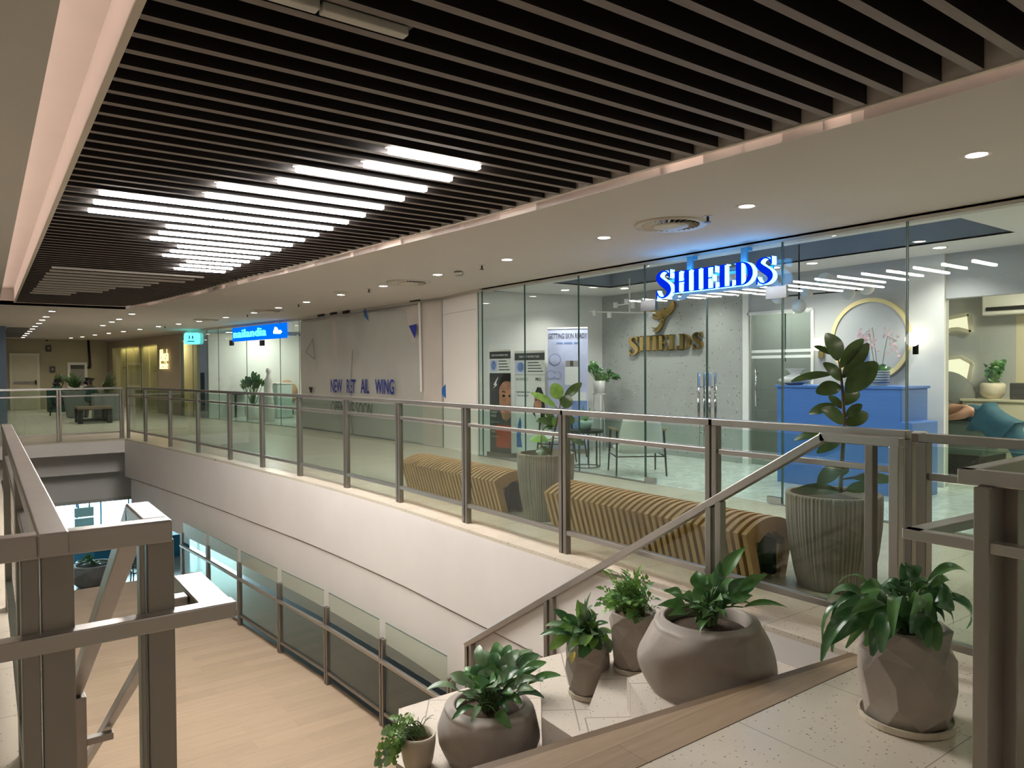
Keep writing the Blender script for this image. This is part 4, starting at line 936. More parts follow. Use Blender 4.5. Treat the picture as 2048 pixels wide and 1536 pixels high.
# gold sign and emblem on the stone wall
t = thing('wall_sign', 'brass letters on the grey stone wall below the bird emblem', 'sign', (9.0,8.2,1.8))
szs = [(.315,-.06)] + [(.255,.0)]*5 + [(.27,.0)]
serif_word(t, M['gold'], 'SHIELDS', szs, (8.99,9.0,1.71), (0,-1,0), (0,0,1), (.055,0,0), 1.32)
t = thing('bird_emblem', 'brass bird emblem on the grey stone wall above the brass letters', 'emblem', (9.0,8.2,2.25))
def emb(L):
    pts = [(1240+a/9.6, 600+b/9.6, w/9.6) for a, b, w in L]
    for q in stroke_polys(dense(pts, 3)): 
        mbx.poly([AX(px, py, 8.985) for px, py in q], (.05,0,0))
for nm, L in (('wing', [(780,440,40),(840,310,80),(900,235,120),(975,150,110),(1010,70,60),(1000,20,16)]),('wing', [(555,205,24),(640,245,80),(745,262,90),(820,215,70),(835,150,24)]),('wing', [(585,300,18),(690,345,52),(770,325,56),(815,270,50)]),('tail', [(840,285,80),(800,400,66),(775,490,56),(740,560,44),(690,603,30),(615,588,10)]),('tail', [(765,465,30),(725,520,32),(665,545,24),(590,522,8)])):
    mbx = MB(); emb(L); mbx.build(nm, M['gold'], t)

# reception furniture
t = thing('reception_desk', 'bright blue reception counter behind the glass', 'counter', (8.2,4.6,0))
m = MB(); m.box(7.95,8.55,3.87,5.38,.0,1.17); m.build('body', M['blue'], t, bev=.01)
m = MB(); m.box(7.93,8.57,3.85,5.40,1.17,1.20); m.build('top', M['blue'], t, bev=.006)
m = MB(); m.box(7.90,8.5,3.74,3.869,.0,.82); m.build('side_shelf', M['blue'], t, bev=.01)
def vase(name, label, cat, prof, c, mat, extra=None):
    t = thing(name, label, cat, c); mb = MB(); mb.lathe(prof, 28, c, capb=True); mb.build('body', M[mat], t, smooth=True); return t
c = AX(1590, 772, 8.1); c.z = 1.201
vase('bowl_vase', 'white sculptural bowl at the left end of the blue counter', 'vase', [(.08,0),(.16,.03),(.20,.06),(.13,.10),(.05,.13),(.09,.18),(.12,.20),(.11,.20)], c, 'ceramic')
c = AX(1756, 772, 8.1); c.z = 1.201
t = thing('potted_orchid', 'pink orchid in a striped pot at the right end of the blue counter', 'potted plant', c)
m = MB(); m.lathe([(.095,0),(.115,.06),(.12,.17),(.105,.17),(.10,.14),(.001,.14)], 28, c); m.build('pot', M['mint'], t, smooth=False)
m = MB()
for k in range(5): m.lathe([(.1135+.001*k,.035+.028*k),(.118+.001*k,.035+.028*k),(.118+.001*k,.044+.028*k),(.1135+.001*k,.044+.028*k)], 28, c, capb=False)
m.build('stripes', M['print_blue'], t)
dd = fwd(c); m = MB(); fl = MB(); lv = MB()
for bx, tx, ty in ((1752,1738,662),(1757,1745,655),(1762,1775,672)):
    p = [AD(bx,752,dd), AD((bx+tx)/2,705,dd), AD(tx,ty,dd), AD(tx+(18 if tx>1760 else -14),ty+10,dd)]; m.tube(p, .004, 6)
random.seed(3)
for k in range(60):
    cx, cy = random.choice([(1722,672),(1735,665),(1750,672),(1740,684),(1752,690),(1730,678),(1776,678),(1784,690),(1790,702),(1780,672)])
    p = AD(cx+random.uniform(-12,12), cy+random.uniform(-10,10), dd+random.uniform(-.1,.1)); a = random.uniform(0,6.28)
    leaf(fl, p, p + Vector((math.cos(a)*.045*.6, math.cos(a)*-.045*.6, math.sin(a)*.045)), .035, (-1,0,.2), .2, .2, 'oval', 4)
for tx, ty in ((1786,735),(1728,745),(1745,722),(1770,728)): leaf(lv, c + Vector((0,0,.15)), AD(tx,ty,dd), .08, (-.6,-.3,.8), .2, .2, 'oval')
m.build('stems', M['gstem'], t, smooth=True); fl.build('flowers', M['pink'], t); lv.build('leaves', M['leaf_dark'], t, smooth=True)
a, b = AX(1703,771,8.2), AX(1737,771,8.2)
t = thing('display_card', 'upright blue and red display card on the counter left of the orchid', 'card', (8.2,(a.y+b.y)/2,1.2))
m = MB(); m.box(8.2,8.23,b.y,a.y,1.36,1.58); m.build('upper_print', M['lilac_d'], t); m = MB(); m.box(8.195,8.235,b.y,a.y,1.201,1.36); m.build('lower_print', M['redprint'], t)
# round mirror, sconces, glass door in the back wall
t = thing('round_niche', 'large round pale panel with a golden rim on the wall behind the counter', 'wall panel', (9.04,4.78,1.75))
ring = lambda r0, r1, x0, x1, n=48: [[(x0, 4.78+r*math.cos(2*PI*k/n), 1.76+r*math.sin(2*PI*k/n)) for r in (r0, r1)] for k in range(n)]
m = MB(); n = 48
for k in range(n):
    a0, a1 = 2*PI*k/n, 2*PI*(k+1)/n
    m.poly([(9.0,4.78+r*math.cos(a),1.76+r*math.sin(a)) for r, a in ((.47,a0),(.52,a0),(.52,a1),(.47,a1))], (.05,0,0))
m.build('rim', M['gold_paint'], t)
m = MB(); m.poly([(9.015,4.78+.47*math.cos(2*PI*k/n),1.76+.47*math.sin(2*PI*k/n)) for k in range(n)], (.03,0,0)); m.build('panel', M['greywall'], t)
def sconce(label, y, z, x=9.03):
    t = thing('wall_sconce', label, 'wall lamp', (x,y,z)); m = MB(); m.box(x-.02,x+.01,y-.035,y+.035,z-.16,z+.05); m.build('back_plate', M['gold'], t)
    m = MB(); m.ball((x-.09,y,z+.02), .085); m.build('globe', M['lamp'], t, smooth=True)
    l = bpy.data.lights.new('sconce', 'POINT'); l.energy = 1.3; l.color = (1,.85,.6); l.shadow_soft_size = .08; o = bpy.data.objects.new('sconce', l); COL.objects.link(o); o.location = (x-.22,y,z+.05)
sconce('glowing globe wall sconce on the white pilaster right of the round panel', 4.22, 1.72); sconce('glowing globe wall sconce partly hidden behind the rubber plant', 5.44, 1.70); sconce('globe wall sconce seen through the dark glass inner door', 6.2, 1.71, 10.55)
t = thing('inner_glass_door', 'dark tinted glass door with frosted stripes and a tall handle, left of the counter', 'door', (9.05,6.1,0))
m = MB(); m.box(9.09,9.10,5.59,6.58,.01,2.18); m.build('pane', M['frost_d'] if 'frost_d' in M else M['glass'], t)
for z in (1.55, 1.63):
    m = MB(); m.box(9.084,9.0895,5.60,6.57,z,z+.04); m.build('frosted_stripe', M['paper'], t)
m = MB(); m.box(9.083,9.103,6.02,6.03,1.5,2.17); m.build('joint', M['glass_edge'], t)
m = MB(); m.tube([(9.03,6.46,.86),(9.03,6.46,1.42)], .014, 10); m.tube([(9.03,6.46,.95),(9.09,6.46,.95)], .008, 8); m.tube([(9.03,6.46,1.33),(9.09,6.46,1.33)], .008, 8); m.build('handle', M['chrome'], t, smooth=True)
# hanging lamps
def pxb(dist): return lambda a, b: AD(a, b, dist)
dl = fwd(AZ(1259, 557, 2.72)); P = pxb(dl)
t = thing('spot_chandelier', 'white branched ceiling lamp with small spot heads in front of the stone wall', 'ceiling lamp', AZ(1259,557,2.72))
m = MB(); m.tube([AZ(1259,557,2.72), P(1259,624)], .012, 8); m.tube([P(1178,623.5), P(1311,626)], .010, 8); m.tube([P(1231,611), P(1259,607), P(1290,596)], .010, 8); m.build('frame', M['ceramic'], t, smooth=True)
for a, b in ((1189.6,626),(1218.6,630),(1300.5,629),(1253,603),(1289.4,602),(1231,610),(1266,611)):
    m = MB(); q = P(a, b); m.tube([q + Vector((0,0,-.04)), q + Vector((0,0,.035))], .034, 12); m.build('spot_head', M['ceramic'], t, smooth=False)
dl = fwd((7.6,4.86,2.5)); P = pxb(dl); top = P(1598, 540); top.z = 2.95
t = thing('globe_chandelier', 'branched ceiling lamp with opal glass globes hanging above the blue counter', 'ceiling lamp', top)
m = MB(); m.tube([top, P(1598,612)], .009, 8); m.tube([P(1562,593), P(1720,580)], .009, 8); m.tube([P(1653,585), P(1653,570)], .008, 8); m.tube([P(1598,590), P(1612,586)], .008, 8); m.build('frame', M['blackmetal'], t, smooth=True)
for a, b, r in ((1598,613,14),(1612,585.5,13),(1556,596,12),(1651,561,16),(1697,587,13),(1733,575,15)):
    m = MB(); m.ball(P(a,b), r/F*dl, 18, 12); m.build('globe', M['ceramic'], t, smooth=True)
for a, b in ((1567,594),(1653,573),(1689,584),(1718,578)):
    m = MB(); m.ball(P(a,b), 5/F*dl, 12, 8); m.build('brass_cup', M['gold'], t, smooth=True)
for i, (x, y) in enumerate([(7.77,9.22),(8.42,8.5),(8.37,5.7),(8.42,5.2),(8.52,3.74),(8.45,7.2),(6.8,4.0),(6.8,6.5),(7.9,1.8)]): downlight(x, y, ORD[i] + ' downlight in the ceiling of the skin clinic, counted from its stone wall side', 'downlights inside the clinic', z=2.72, power=13, col=(1,.96,.90))
for x, y, e, cl in ((9.9,6.9,40,(1,.95,.86)),(10.3,3.0,60,(1,.93,.70)),(10.6,1.2,50,(1,.93,.70))):  # added area lights that brighten the rooms behind, no fixture modelled
    l = bpy.data.lights.new('added_room_fill', 'AREA'); l.shape = 'DISK'; l.size = .4; l.energy = e; l.color = cl; o = bpy.data.objects.new('added_room_fill', l); COL.objects.link(o); o.location = (x, y, 2.70)
# roll-up banners
def banner(name, label, p0, p1, z0, z1, base=True):
    t = thing(name, label, 'banner', ((p0[0]+p1[0])/2,(p0[1]+p1[1])/2,0)); a, b = Vector((p0[0],p0[1],0)), Vector((p1[0],p1[1],0)); r = (b-a).normalized(); n = r.cross(Vector((0,0,1))); w = (b-a).length
    m = MB(); m.bar(a - r*.02 + n*0 + Vector((0,0,.035)), b + r*.02 + Vector((0,0,.035)), .12, .07); m.build('base', M['steel_d'], t)
    m = MB(); m.bar(a + Vector((0,0,z1)), b + Vector((0,0,z1)), .02, .025); m.build('top_bar', M['white'], t)
    at = lambda u, v, o=.004: a + r*(w*u) + Vector((0,0,z0+(z1-z0)*v)) + n*o
    return t, at, r, w, z1-z0
def patch(t, at, mat, u0, u1, v0, v1, name='print', o=.004):
    m = MB(); m.poly([at(u0,v0,o),at(u1,v0,o),at(u1,v1,o),at(u0,v1,o)], (at(u0,v0,0)-at(u0,v0,o))*.9); return m.build(name, M[mat], t)
def blob(t, at, mat, pts, name, o=.006):
    m = MB(); m.poly([at(u,v,o) for u, v in pts], (at(0,0,0)-at(0,0,.002))); return m.build(name, M[mat], t)
ell = lambda cu, cv, ru, rv, n=28: [(cu+ru*math.cos(2*PI*k/n), cv+rv*math.sin(2*PI*k/n)) for k in range(n)]
UP = Vector((0,0,1))
A_, B_ = AX(1096,800,7.72), AX(1176,800,8.18)
zt = ZH(656,(A_.x+B_.x)/2,(A_.y+B_.y)/2)
t, at, r, w, h = banner('roll_up_banner', 'tall lilac roll-up banner beside the plant stand in the clinic window', (A_.x,A_.y), (B_.x,B_.y), .07, zt)
patch(t, at, 'lilac', 0, 1, 0, 1, 'sheet', .002)
m = MB(); text_mesh(m, 'GETTING SKIN READY', at(.5,.915,.004), r, UP, .125, .003, 'CENTER', .52); m.build('headline', M['print_dark'], t)
for u0, u1 in ((.22,.38),(.41,.62),(.66,.76)): patch(t, at, 'lilac_d', u0, u1, .868, .882, 'subtitle_line', .004)
for cu, cv, ru in ((.18,.74,.15),(.08,.615,.11),(.25,.61,.09)):
    blob(t, at, 'lilac_d', ell(cu,cv,ru,ru*w/h), 'dish_rim', .004); blob(t, at, 'lilac', ell(cu,cv,ru*.88,ru*.88*w/h), 'dish', .007)
patch(t, at, 'paper', .43, .78, .53, .68, 'jar', .005); patch(t, at, 'print_grey', .45, .76, .68, .73, 'jar_lid', .005); patch(t, at, 'print_dark', .56, .64, .685, .73, 'lid_band', .007)
patch(t, at, 'lilac', .05, .42, .34, .50, 'tissue', .005); patch(t, at, 'lilac_d', .60, .98, .28, .40, 'box', .005); patch(t, at, 'paper', .56, .95, .40, .47, 'box_lid', .006)
blob(t, at, 'lilac_d', ell(.75,.2,.2,.08), 'shadow_dish', .004)
for nm, lab, px0, px1, x0, x1, pt in (('roll_up_banner','narrow dark roll-up banner with half a face, leftmost in the clinic window',980,1022,6.73,6.80,700),('roll_up_banner','white roll-up banner with a smiling woman, between the dark banner and the lilac one',1030,1090,6.92,7.08,703)):
    A_, B_ = AX(px0,800,x0), AX(px1,800,x1); zt = ZH(pt,(A_.x+B_.x)/2,(A_.y+B_.y)/2)
    t, at, r, w, h = banner(nm, lab, (A_.x,A_.y), (B_.x,B_.y), .07, zt)
    patch(t, at, 'paper', 0, 1, 0, 1, 'sheet', .002); patch(t, at, 'print_dark', 0, 1, .915, .985, 'header', .004)
    m = MB(); text_mesh(m, 'BOOK YOUR TREATMENT TODAY', at(.5,.94,.006), r, UP, .05 if px0 > 1000 else .045, .002, 'CENTER', .62*(w/.72) if w > .5 else .55); m.build('header_text', M['paper'], t)
    patch(t, at, 'lilac', .04, .36, .79, .905, 'badge', .004); blob(t, at, 'lilac_d', ell(.2,.85,.11,.045), 'badge_emblem', .006)
    for k in range(4): patch(t, at, 'print_dark', .44, (.80,.86,.90,.95)[k], .887-.028*k, .896-.028*k, 'contact_line', .005)
    if px0 < 1000:
        patch(t, at, 'print_dark', 0, 1, 0, .775, 'dark_panel', .005)
        blob(t, at, 'skin_p', [(.50,.42),(.47,.50),(.46,.58),(.50,.66),(.60,.71),(.80,.72),(1,.71),(1,.36),(.80,.31),(.62,.33)], 'face', .008)
        blob(t, at, 'hair', [(.46,.63),(.52,.72),(.70,.77),(1,.77),(1,.69),(.8,.70),(.62,.68)], 'hair', .010)
        blob(t, at, 'hair', ell(.68,.555,.07,.012), 'eye', .011); blob(t, at, 'hair', ell(.95,.555,.05,.012), 'eye', .011); blob(t, at, 'hair', [(.56,.585),(.66,.605),(.78,.59),(.78,.583),(.66,.595)], 'eyebrow', .011); blob(t, at, 'redprint', ell(.80,.41,.12,.014), 'lips', .011)
        blob(t, at, 'paper', [(.20,.66),(.30,.70),(.42,.74),(.40,.72),(.32,.68),(.36,.66),(.30,.645),(.14,.625),(.28,.65)], 'logo', .009)
        patch(t, at, 'redprint', .30, 1, .05, .27, 'red_panel', .007)
        for k, (v, u1) in enumerate(((.38,.34),(.345,.30),(.29,.42),(.19,.26),(.15,.44))): patch(t, at, 'print_grey', .06, u1, v, v+(.022 if k in (0,1,3) else .008), 'caption_line', .010)
    else:
        patch(t, at, 'print_grey', 0, 1, .772, .776, 'rule', .005)
        m = MB(); text_mesh(m, 'MORPHEUS', at(.05,.715,.005), r, UP, .07, .002, 'LEFT', .80*w/.72); m.build('title', M['print_grey'], t)
        m = MB(); text_mesh(m, 'PRO', at(.70,.715,.005), r, UP, .07, .003, 'LEFT', .95*w/.72, .012); m.build('title_bold', M['print_dark'], t)
        m = MB(); text_mesh(m, 'REMODEL YOUR', at(.06,.595,.005), r, UP, .038, .002, 'LEFT', .95); text_mesh(m, 'FACE & BODY', at(.09,.562,.005), r, UP, .038, .002, 'LEFT', .95); m.build('caption', M['print_dark'], t)
        blob(t, at, 'hair', [(.60,.40),(.66,.52),(.68,.60),(.76,.655),(.88,.65),(.97,.58),(1,.46),(1,.30),(.80,.32)], 'hair', .006)
        blob(t, at, 'skin_p', [(.66,.42),(.66,.52),(.71,.595),(.80,.61),(.88,.56),(.90,.48),(.84,.40),(.82,.34),(.72,.34)], 'face', .008)
        blob(t, at, 'hair', ell(.72,.53,.035,.008), 'eye', .010); blob(t, at, 'hair', ell(.83,.53,.03,.008), 'eye', .010); blob(t, at, 'paper', ell(.76,.445,.05,.012), 'smile', .010)
        blob(t, at, 'print_teal', [(.06,.06),(.05,.18),(.12,.30),(.18,.36),(.22,.30),(.20,.16),(.24,.06)], 'product', .006)
# lounge chair, side tables, plants
def lounge(t, c, rz):
    R = Matrix.Rotation(rz, 3, 'Z'); W = lambda x, y, z: Vector(c) + R @ Vector((x, y, z))
    m = MB()
    for s in (-1, 1):
        m.tube([W(s*.33,.30,.0), W(s*.31,.24,.60)], [.011,.016], 8); m.tube([W(s*.33,-.34,.0), W(s*.31,-.26,.58)], [.011,.016], 8)
        m.tube([W(s*.325,-.30,.26), W(s*.325,.27,.26)], .009, 6)
    m.tube([W(-.32,.27,.26), W(.32,.27,.26)], .009, 6); m.build('leg_frame', M['blackmetal'], t, smooth=True)
    for s in (-1, 1):
        m = MB(); m.bar(W(s*.315,-.30,.595), W(s*.315,.30,.615), .05, .03); m.build('armrest', M['nosing'], t, bev=.008)
    m = MB(); n = 10; vs = []
    for i in range(n+1):
        for k in range(n+1):
            u = -1+2*k/n; v = i/n
            if v < .5: y, z = -.30+.55*(v/.5), .33+.02*u*u - .03*math.sin(PI*v)
            else: q = (v-.5)/.5; y, z = .25+.16*q-.14*u*u*q, .33+.47*q
            w = .29*(1 - .35*max(0, v-.72)**1.2*3)
            vs.append(W(u*w, y, z))
    m.add(vs, [(i*(n+1)+k, i*(n+1)+k+1, (i+1)*(n+1)+k+1, (i+1)*(n+1)+k) for i in range(n) for k in range(n)])
    m.build('shell', M['ceramic'], t, smooth=True, thick=.06, sub=1)
t = thing('lounge_chair', 'white shell lounge chair with black legs just inside the glass doors', 'chair', (7.05,7.0,0)); lounge(t, (7.10,6.95,0), 2.55)
t = thing('lounge_chair', 'white lounge chair farther left, mostly hidden behind the shorter rubber plant', 'chair', (7.45,8.7,0)); lounge(t, (7.35,8.85,0), .6)
c = AZ(1172, 944, 0); c = Vector((c.x*1.05, c.y*1.05, 0))
t = thing('side_table', 'black wire side table with a small plant, left of the white lounge chair', 'table', c)
m = MB(); m.lathe([(.24,.50),(.25,.51),(.25,.54),(.24,.54)], 32, c, capt=True); m.build('top', M['black'], t)
m = MB(); m.tube([c + Vector((.2*math.cos(2*PI*k/24), .2*math.sin(2*PI*k/24), .015)) for k in range(25)], .008, 6, caps=False)
for k in range(9): a = 2*PI*k/9; m.tube([c + Vector((.2*math.cos(a),.2*math.sin(a),.015)), c + Vector((.2*math.cos(a),.2*math.sin(a),.50))], .007, 6)
m.build('wire_base', M['blackmetal'], t, smooth=True)
q = c + Vector((0,0,.541)); t = thing('potted_plant', 'small mint green pot with thin leaves on the black side table', 'potted plant', q)
m = MB(); m.lathe([(.07,0),(.10,.10),(.105,.13),(.09,.13),(.085,.1),(.001,.1)], 24, q); m.build('pot', M['mint'], t, smooth=True)
m = MB()
for a, b in ((1166,812),(1180,815),(1190,818),(1158,826)): leaf(m, q + Vector((0,0,.1)), AD(a,b,fwd(q)), .03, (-.6,-.3,.7), .2, .2, 'oval')
m.build('leaves', M['leaf_lily'], t, smooth=True)
c = AX(1199, 905, 8.6); c.z = 0; zt = ZH(787, c.x, c.y); dd = fwd((c.x,c.y,zt))
t = thing('plant_stand', 'thin white metal plant stand in front of the stone wall', 'stand', c)
m = MB(); m.lathe([(.10,zt-.02),(.11,zt-.015),(.11,zt),(.001,zt)], 20, (c.x,c.y,0))
m.build('tray', M['ceramic'], t); m = MB()
for k in range(3): a = 2*PI*k/3; m.tube([(c.x+.09*math.cos(a),c.y+.09*math.sin(a),zt-.02),(c.x+.14*math.cos(a),c.y+.14*math.sin(a),.002)], .008, 6)
m.build('legs', M['ceramic'], t, smooth=True)
q = Vector((c.x,c.y,zt+.001)); t = thing('potted_plant', 'small leafy plant in a white pot on the thin plant stand', 'potted plant', q)
m = MB(); m.lathe([(.085,0),(.115,.22),(.10,.22),(.095,.18),(.001,.18)], 24, q); m.build('pot', M['ceramic'], t, smooth=True)
br = [(1173,740),(1181,722),(1190,732),(1170,733),(1232,748),(1236,757),(1224,745),(1206,752),(1212,760),(1220,757),(1196,752),(1186,738)]
px_leaves(t, q + Vector((0,0,.18)), dd, [(a,b,13) for a,b in br] + [(a+random.uniform(-10,10),b+random.uniform(-8,8),11) for a,b in br], ['leaf_dark','leaf_lily'], .35, .2, .2, 'oval', sr=.006, jit=.08)

# treatment room at the right
RX = 11.455
def niche(label, L):
    pts = [AX(a, b, RX) for a, b in L]; t = thing('lit_niche', label, 'niche', pts[0]); cc = sum(pts, Vector())/len(pts)
    m = MB(); m.poly([cc + (p-cc)*1.0 for p in pts], (.03,0,0)); m.build('panel', M['niche_glow'] if 'niche_glow' in M else M['cream'], t)
    for i in range(len(pts)):
        m = MB(); a, b = pts[i], pts[(i+1)%len(pts)]; m.bar(a + Vector((-.03,0,0)), b + Vector((-.03,0,0)), .05, .03, (1,0,0)); m.build('edge', M['cream_cab'], t)
S4 = lambda L: [(1840+a/3.84, 560+b/3.84) for a, b in L]
niche('upper glowing angular wall niche in the treatment room', S4([(150,310),(385,262),(400,400),(300,375),(250,380),(150,420)]))
niche('lower glowing angular wall niche in the treatment room', S4([(140,612),(320,590),(410,640),(380,780),(340,780),(140,690)]))
t = thing('air_conditioner', 'white wall air conditioner in the treatment room', 'air conditioner', AX(2010,615,11.2))
a, b = AX(1963,600,11.25), AX(2075,600,11.25)
m = MB(); m.box(11.25,11.49,b.y,a.y,a.z-.22,a.z+.12); m.build('body', M['ceramic'], t, bev=.02)
m = MB(); m.box(11.235,11.25,b.y,a.y-.06,a.z-.16,a.z-.11); m.build('outlet', M['black'], t)
a = AX(1925, 797, 11.0); zc = a.z
t = thing('low_cabinet', 'cream drawer cabinet behind the lying person', 'cabinet', (11.2,2.5,0))
m = MB(); m.box(11.0,11.49,-.5,a.y,0,zc-.03); m.build('body', M['cream_cab'], t); m = MB(); m.box(10.97,11.49,-.5,a.y+.02,zc-.03,zc); m.build('top', M['cream_cab'], t)
for k in range(3): m = MB(); m.box(10.985,11.0,-.45,a.y-.05,.05+k*zc*.31,.05+k*zc*.31+zc*.27); m.build('drawer', M['cream_cab'], t, bev=.004)
q = AX(1985, 795, 11.2); q.z = zc + .001; dd = fwd(q)
t = thing('potted_plant', 'leafy plant in a pale pot on the cream cabinet', 'potted plant', q)
m = MB(); m.lathe([(.10,0),(.15,.08),(.15,.20),(.12,.22),(.10,.18),(.001,.18)], 24, q); m.build('pot', M['saucer'], t, smooth=True)
px_leaves(t, q + Vector((0,0,.2)), dd, [(1968+random.uniform(-2,42),718+random.uniform(0,50),11) for _ in range(34)], ['leaf_lily','leaf_dark'], .3, .2, .2, 'oval', sr=.005)
q = AX(2046, 793, 11.1); q.z = zc + .001
t = thing('tissue_box', 'dark box on the cream cabinet at the right edge', 'box', q); m = MB(); m.box(11.05,11.25,q.y-.1,q.y+.14,zc+.001,zc+.22); m.build('body', M['print_dark'], t, bev=.01)
PX_ = 10.0
a, b = AX(1872,838,PX_), AX(1975,838,PX_)
t = thing('treatment_couch', 'green upholstered couch under the lying person', 'couch', (10.2,3.4,0))
zs = AX(1930,838,PX_).z
m = MB(); m.box(9.85,10.75,b.y-.05,a.y,.30,zs); m.build('mattress', M['sofa'], t, bev=.06); m = MB(); m.box(9.9,10.7,b.y+.05,a.y-.06,.02,.30); m.build('base', M['dark_cloth'], t)
q = AX(1888, 800, 11.05)
t = thing('round_chair', 'grey round-backed chair behind the lying person', 'chair', (q.x,q.y,0))
m = MB(); m.ball((q.x+.1,q.y+.02,.95), .40, 20, 14, (.35,1,1)); m.build('backrest', M['grey_fab'], t, smooth=True)
m = MB(); m.ball((q.x-.05,q.y-.02,.45), .36, 18, 10, (.8,1,.35)); m.build('seat', M['grey_fab'], t, smooth=True); m = MB(); m.tube([(q.x,q.y,0),(q.x,q.y,.4)], .05, 10); m.build('pedestal', M['blackmetal'], t)
t = thing('person', 'person in dark teal clothes lying face down on the couch, head on folded arms', 'person', (PX_,3.3,zs))
W = lambda px, py, x=PX_: AX(px, py, x)
sk = {'pelvis':(W(1992,848),.17),'waist':(W(1967,834),.135),'chest':(W(1946,823),.15),'neck':(W(1922,818,10.0),.065),'head':(W(1905,822,10.0),.105),'crown':(W(1894,820,10.02),.09),
 'sho':(W(1937,822,9.86),.07),'elb':(W(1922,831,9.80),.055),'wri':(W(1903,835,9.84),.038),'hand':(W(1895,836,9.9),.035),
 'hip':(W(2015,865,10.0),.15),'knee':(W(2035,885,9.95),.11),'ankle':(W(2045,925,9.95),.07),'foot':(W(2040,935,9.9),.06)}
skin('body', sk, [('pelvis','waist'),('waist','chest'),('chest','neck'),('neck','head'),('head','crown'),('chest','sho'),('sho','elb'),('elb','wri'),('wri','hand'),('pelvis','hip'),('hip','knee'),('knee','ankle'),('ankle','foot')], M['skin'], t, root='pelvis')
cl = {k: (v[0], v[1]*1.12) for k, v in sk.items() if k in ('pelvis','waist','chest','hip','knee','ankle')}
cl['col'] = (W(1930,819), .10); cl['slv'] = (W(1934,823,9.85), .082)
skin('clothing', cl, [('pelvis','waist'),('waist','chest'),('chest','col'),('chest','slv'),('pelvis','hip'),('hip','knee'),('knee','ankle')], M['teal_cloth'], t, root='pelvis')
hd = {'a':(W(1905,817,10.0),.115),'b':(W(1893,815,10.02),.115),'c':(W(1884,822,10.02),.08)}
skin('hair', hd, [('a','b'),('b','c')], M['hair'], t)
for k in range(5):
    m = MB(); p = sk['hand'][0] + Vector((-.03+.015*k,.0,0)); m.tube([p, p + Vector((-.01,.035,-.005)), p + Vector((-.01,.06-.006*abs(k-2),-.02))], [.010,.009,.006], 6); m.build('finger', M['skin'], t, smooth=True)
# ---------------------------------------------------------------- column and torn hoarding between the shops
m = MB(); m.prism([(6.605,10.12),(6.78,11.5),(7.1,11.5),(7.1,10.12)], 0, 2.69); struct('wall_column', m, M['white'])
m = MB(); m.prism([(6.60,10.12),(6.772,11.48),(6.78,11.5),(6.61,10.12)], 2.42, 2.425); struct('trim_7', m, M['print_grey'])
HA, HB, HC = (6.395,17.75), (6.725,12.13), (6.775,11.52)
t = thing('hoarding', 'torn white tarpaulin hoarding with blue lettering closing off the shop left of the clinic', 'hoarding', (6.55,15,0))
a, b = Vector((*HA,0)), Vector((*HB,0)); r = (b-a).normalized(); n = r.cross(UP); w = (b-a).length
m = MB(); m.bar(a + Vector((0,0,1.34)) - n*.03, b + Vector((0,0,1.34)) - n*.03, .02, 2.66); m.build('board', M['hoard'], t)
m = MB(); nu, nv = 60, 26; vs = []
def drape(u, v):
    x = u*w; return .022*math.sin(x*2.1+.6*math.sin(v*3))*(.4+v) + .016*math.sin(x*5.3+v*2.2)*v + .03*math.exp(-((u-.42-.15*(1-v))**2)/.0022)*(.3+v*.7) + .02*math.exp(-((u-.62+.18*(1-v))**2)/.0016) + .018*math.exp(-((u-.78+.25*(1-v))**2)/.0012)
for j in range(nv+1):
    for i in range(nu+1):
        u, v = i/nu, j/nv; z = .03 + v*2.62 - .05*abs(math.sin(u*9))*(v > .97)
        vs.append(a + r*(u*w) + UP*z + n*(.012 + drape(u, v)))
m.add(vs, [(j*(nu+1)+i, j*(nu+1)+i+1, (j+1)*(nu+1)+i+1, (j+1)*(nu+1)+i) for j in range(nv) for i in range(nu)]); m.build('tarpaulin', M['tarp'], t, smooth=True)
def hp(px, py, o=.085): p = AP(px, py, HA, HB); return p + n*o
for tx, px, py, sx, k in (('NEW',668,784,.60,1),('RET',700,785,.60,1),('AIL',729,785.5,.62,1),('WING',758,786.5,.66,1)):
    m = MB(); text_mesh(m, tx, hp(px,py), r, UP, .42, .004, 'LEFT', sx, .014); m.build('word', M['print_blue'], t)
m = MB(); text_mesh(m, 'OPENING SOON', hp(669,826), r, UP, .42, .003, 'LEFT', .62, -.014); m.build('outline_words', M['print_dark'], t)
def tri(L, mat, name):
    m = MB(); m.poly([hp(*p) for p in L], n*-.004); m.build(name, M[mat], t)
tri([(734,622),(738,617),(744,642),(736,633)], 'print_teal', 'triangle'); tri([(825,652),(841,648),(840,662),(837,677)], 'print_blue', 'triangle')
tri([(624,774),(632,774),(630,785),(627,785)], 'black', 'dark_flap')
for p, q in (((618,704),(632,678)),((632,678),(636,719)),((636,719),(618,704))):
    m = MB(); m.bar(hp(*p), hp(*q), .03, .004, n); m.build('outline_triangle', M['print_grey'], t)
for p, q in (((643,632),(655,629.5)),((668,628),(680,626)),((693,625.5),(705,623.5)),((828,601.5),(847,599))):
    m = MB(); m.bar(hp(*p), hp(*q), .03, .06); m.build('clip', M['black'], t)
m = MB(); m.bar(hp(846,606), hp(850,783), .06, .008, n); m.build('white_strip', M['white'], t)
m = MB(); m.tube([hp(712,700), hp(709,750), hp(708,830), hp(712,870)], .012, 6); m.build('cord', M['print_grey'], t)
t = thing('hoarding', 'narrow pale hoarding panel between the torn tarpaulin and the white column', 'panel', (6.75,11.8,0))
m = MB(); m.wall([HB, HC], .01, 2.69, -.03); m.build('board', M['hoard'], t)
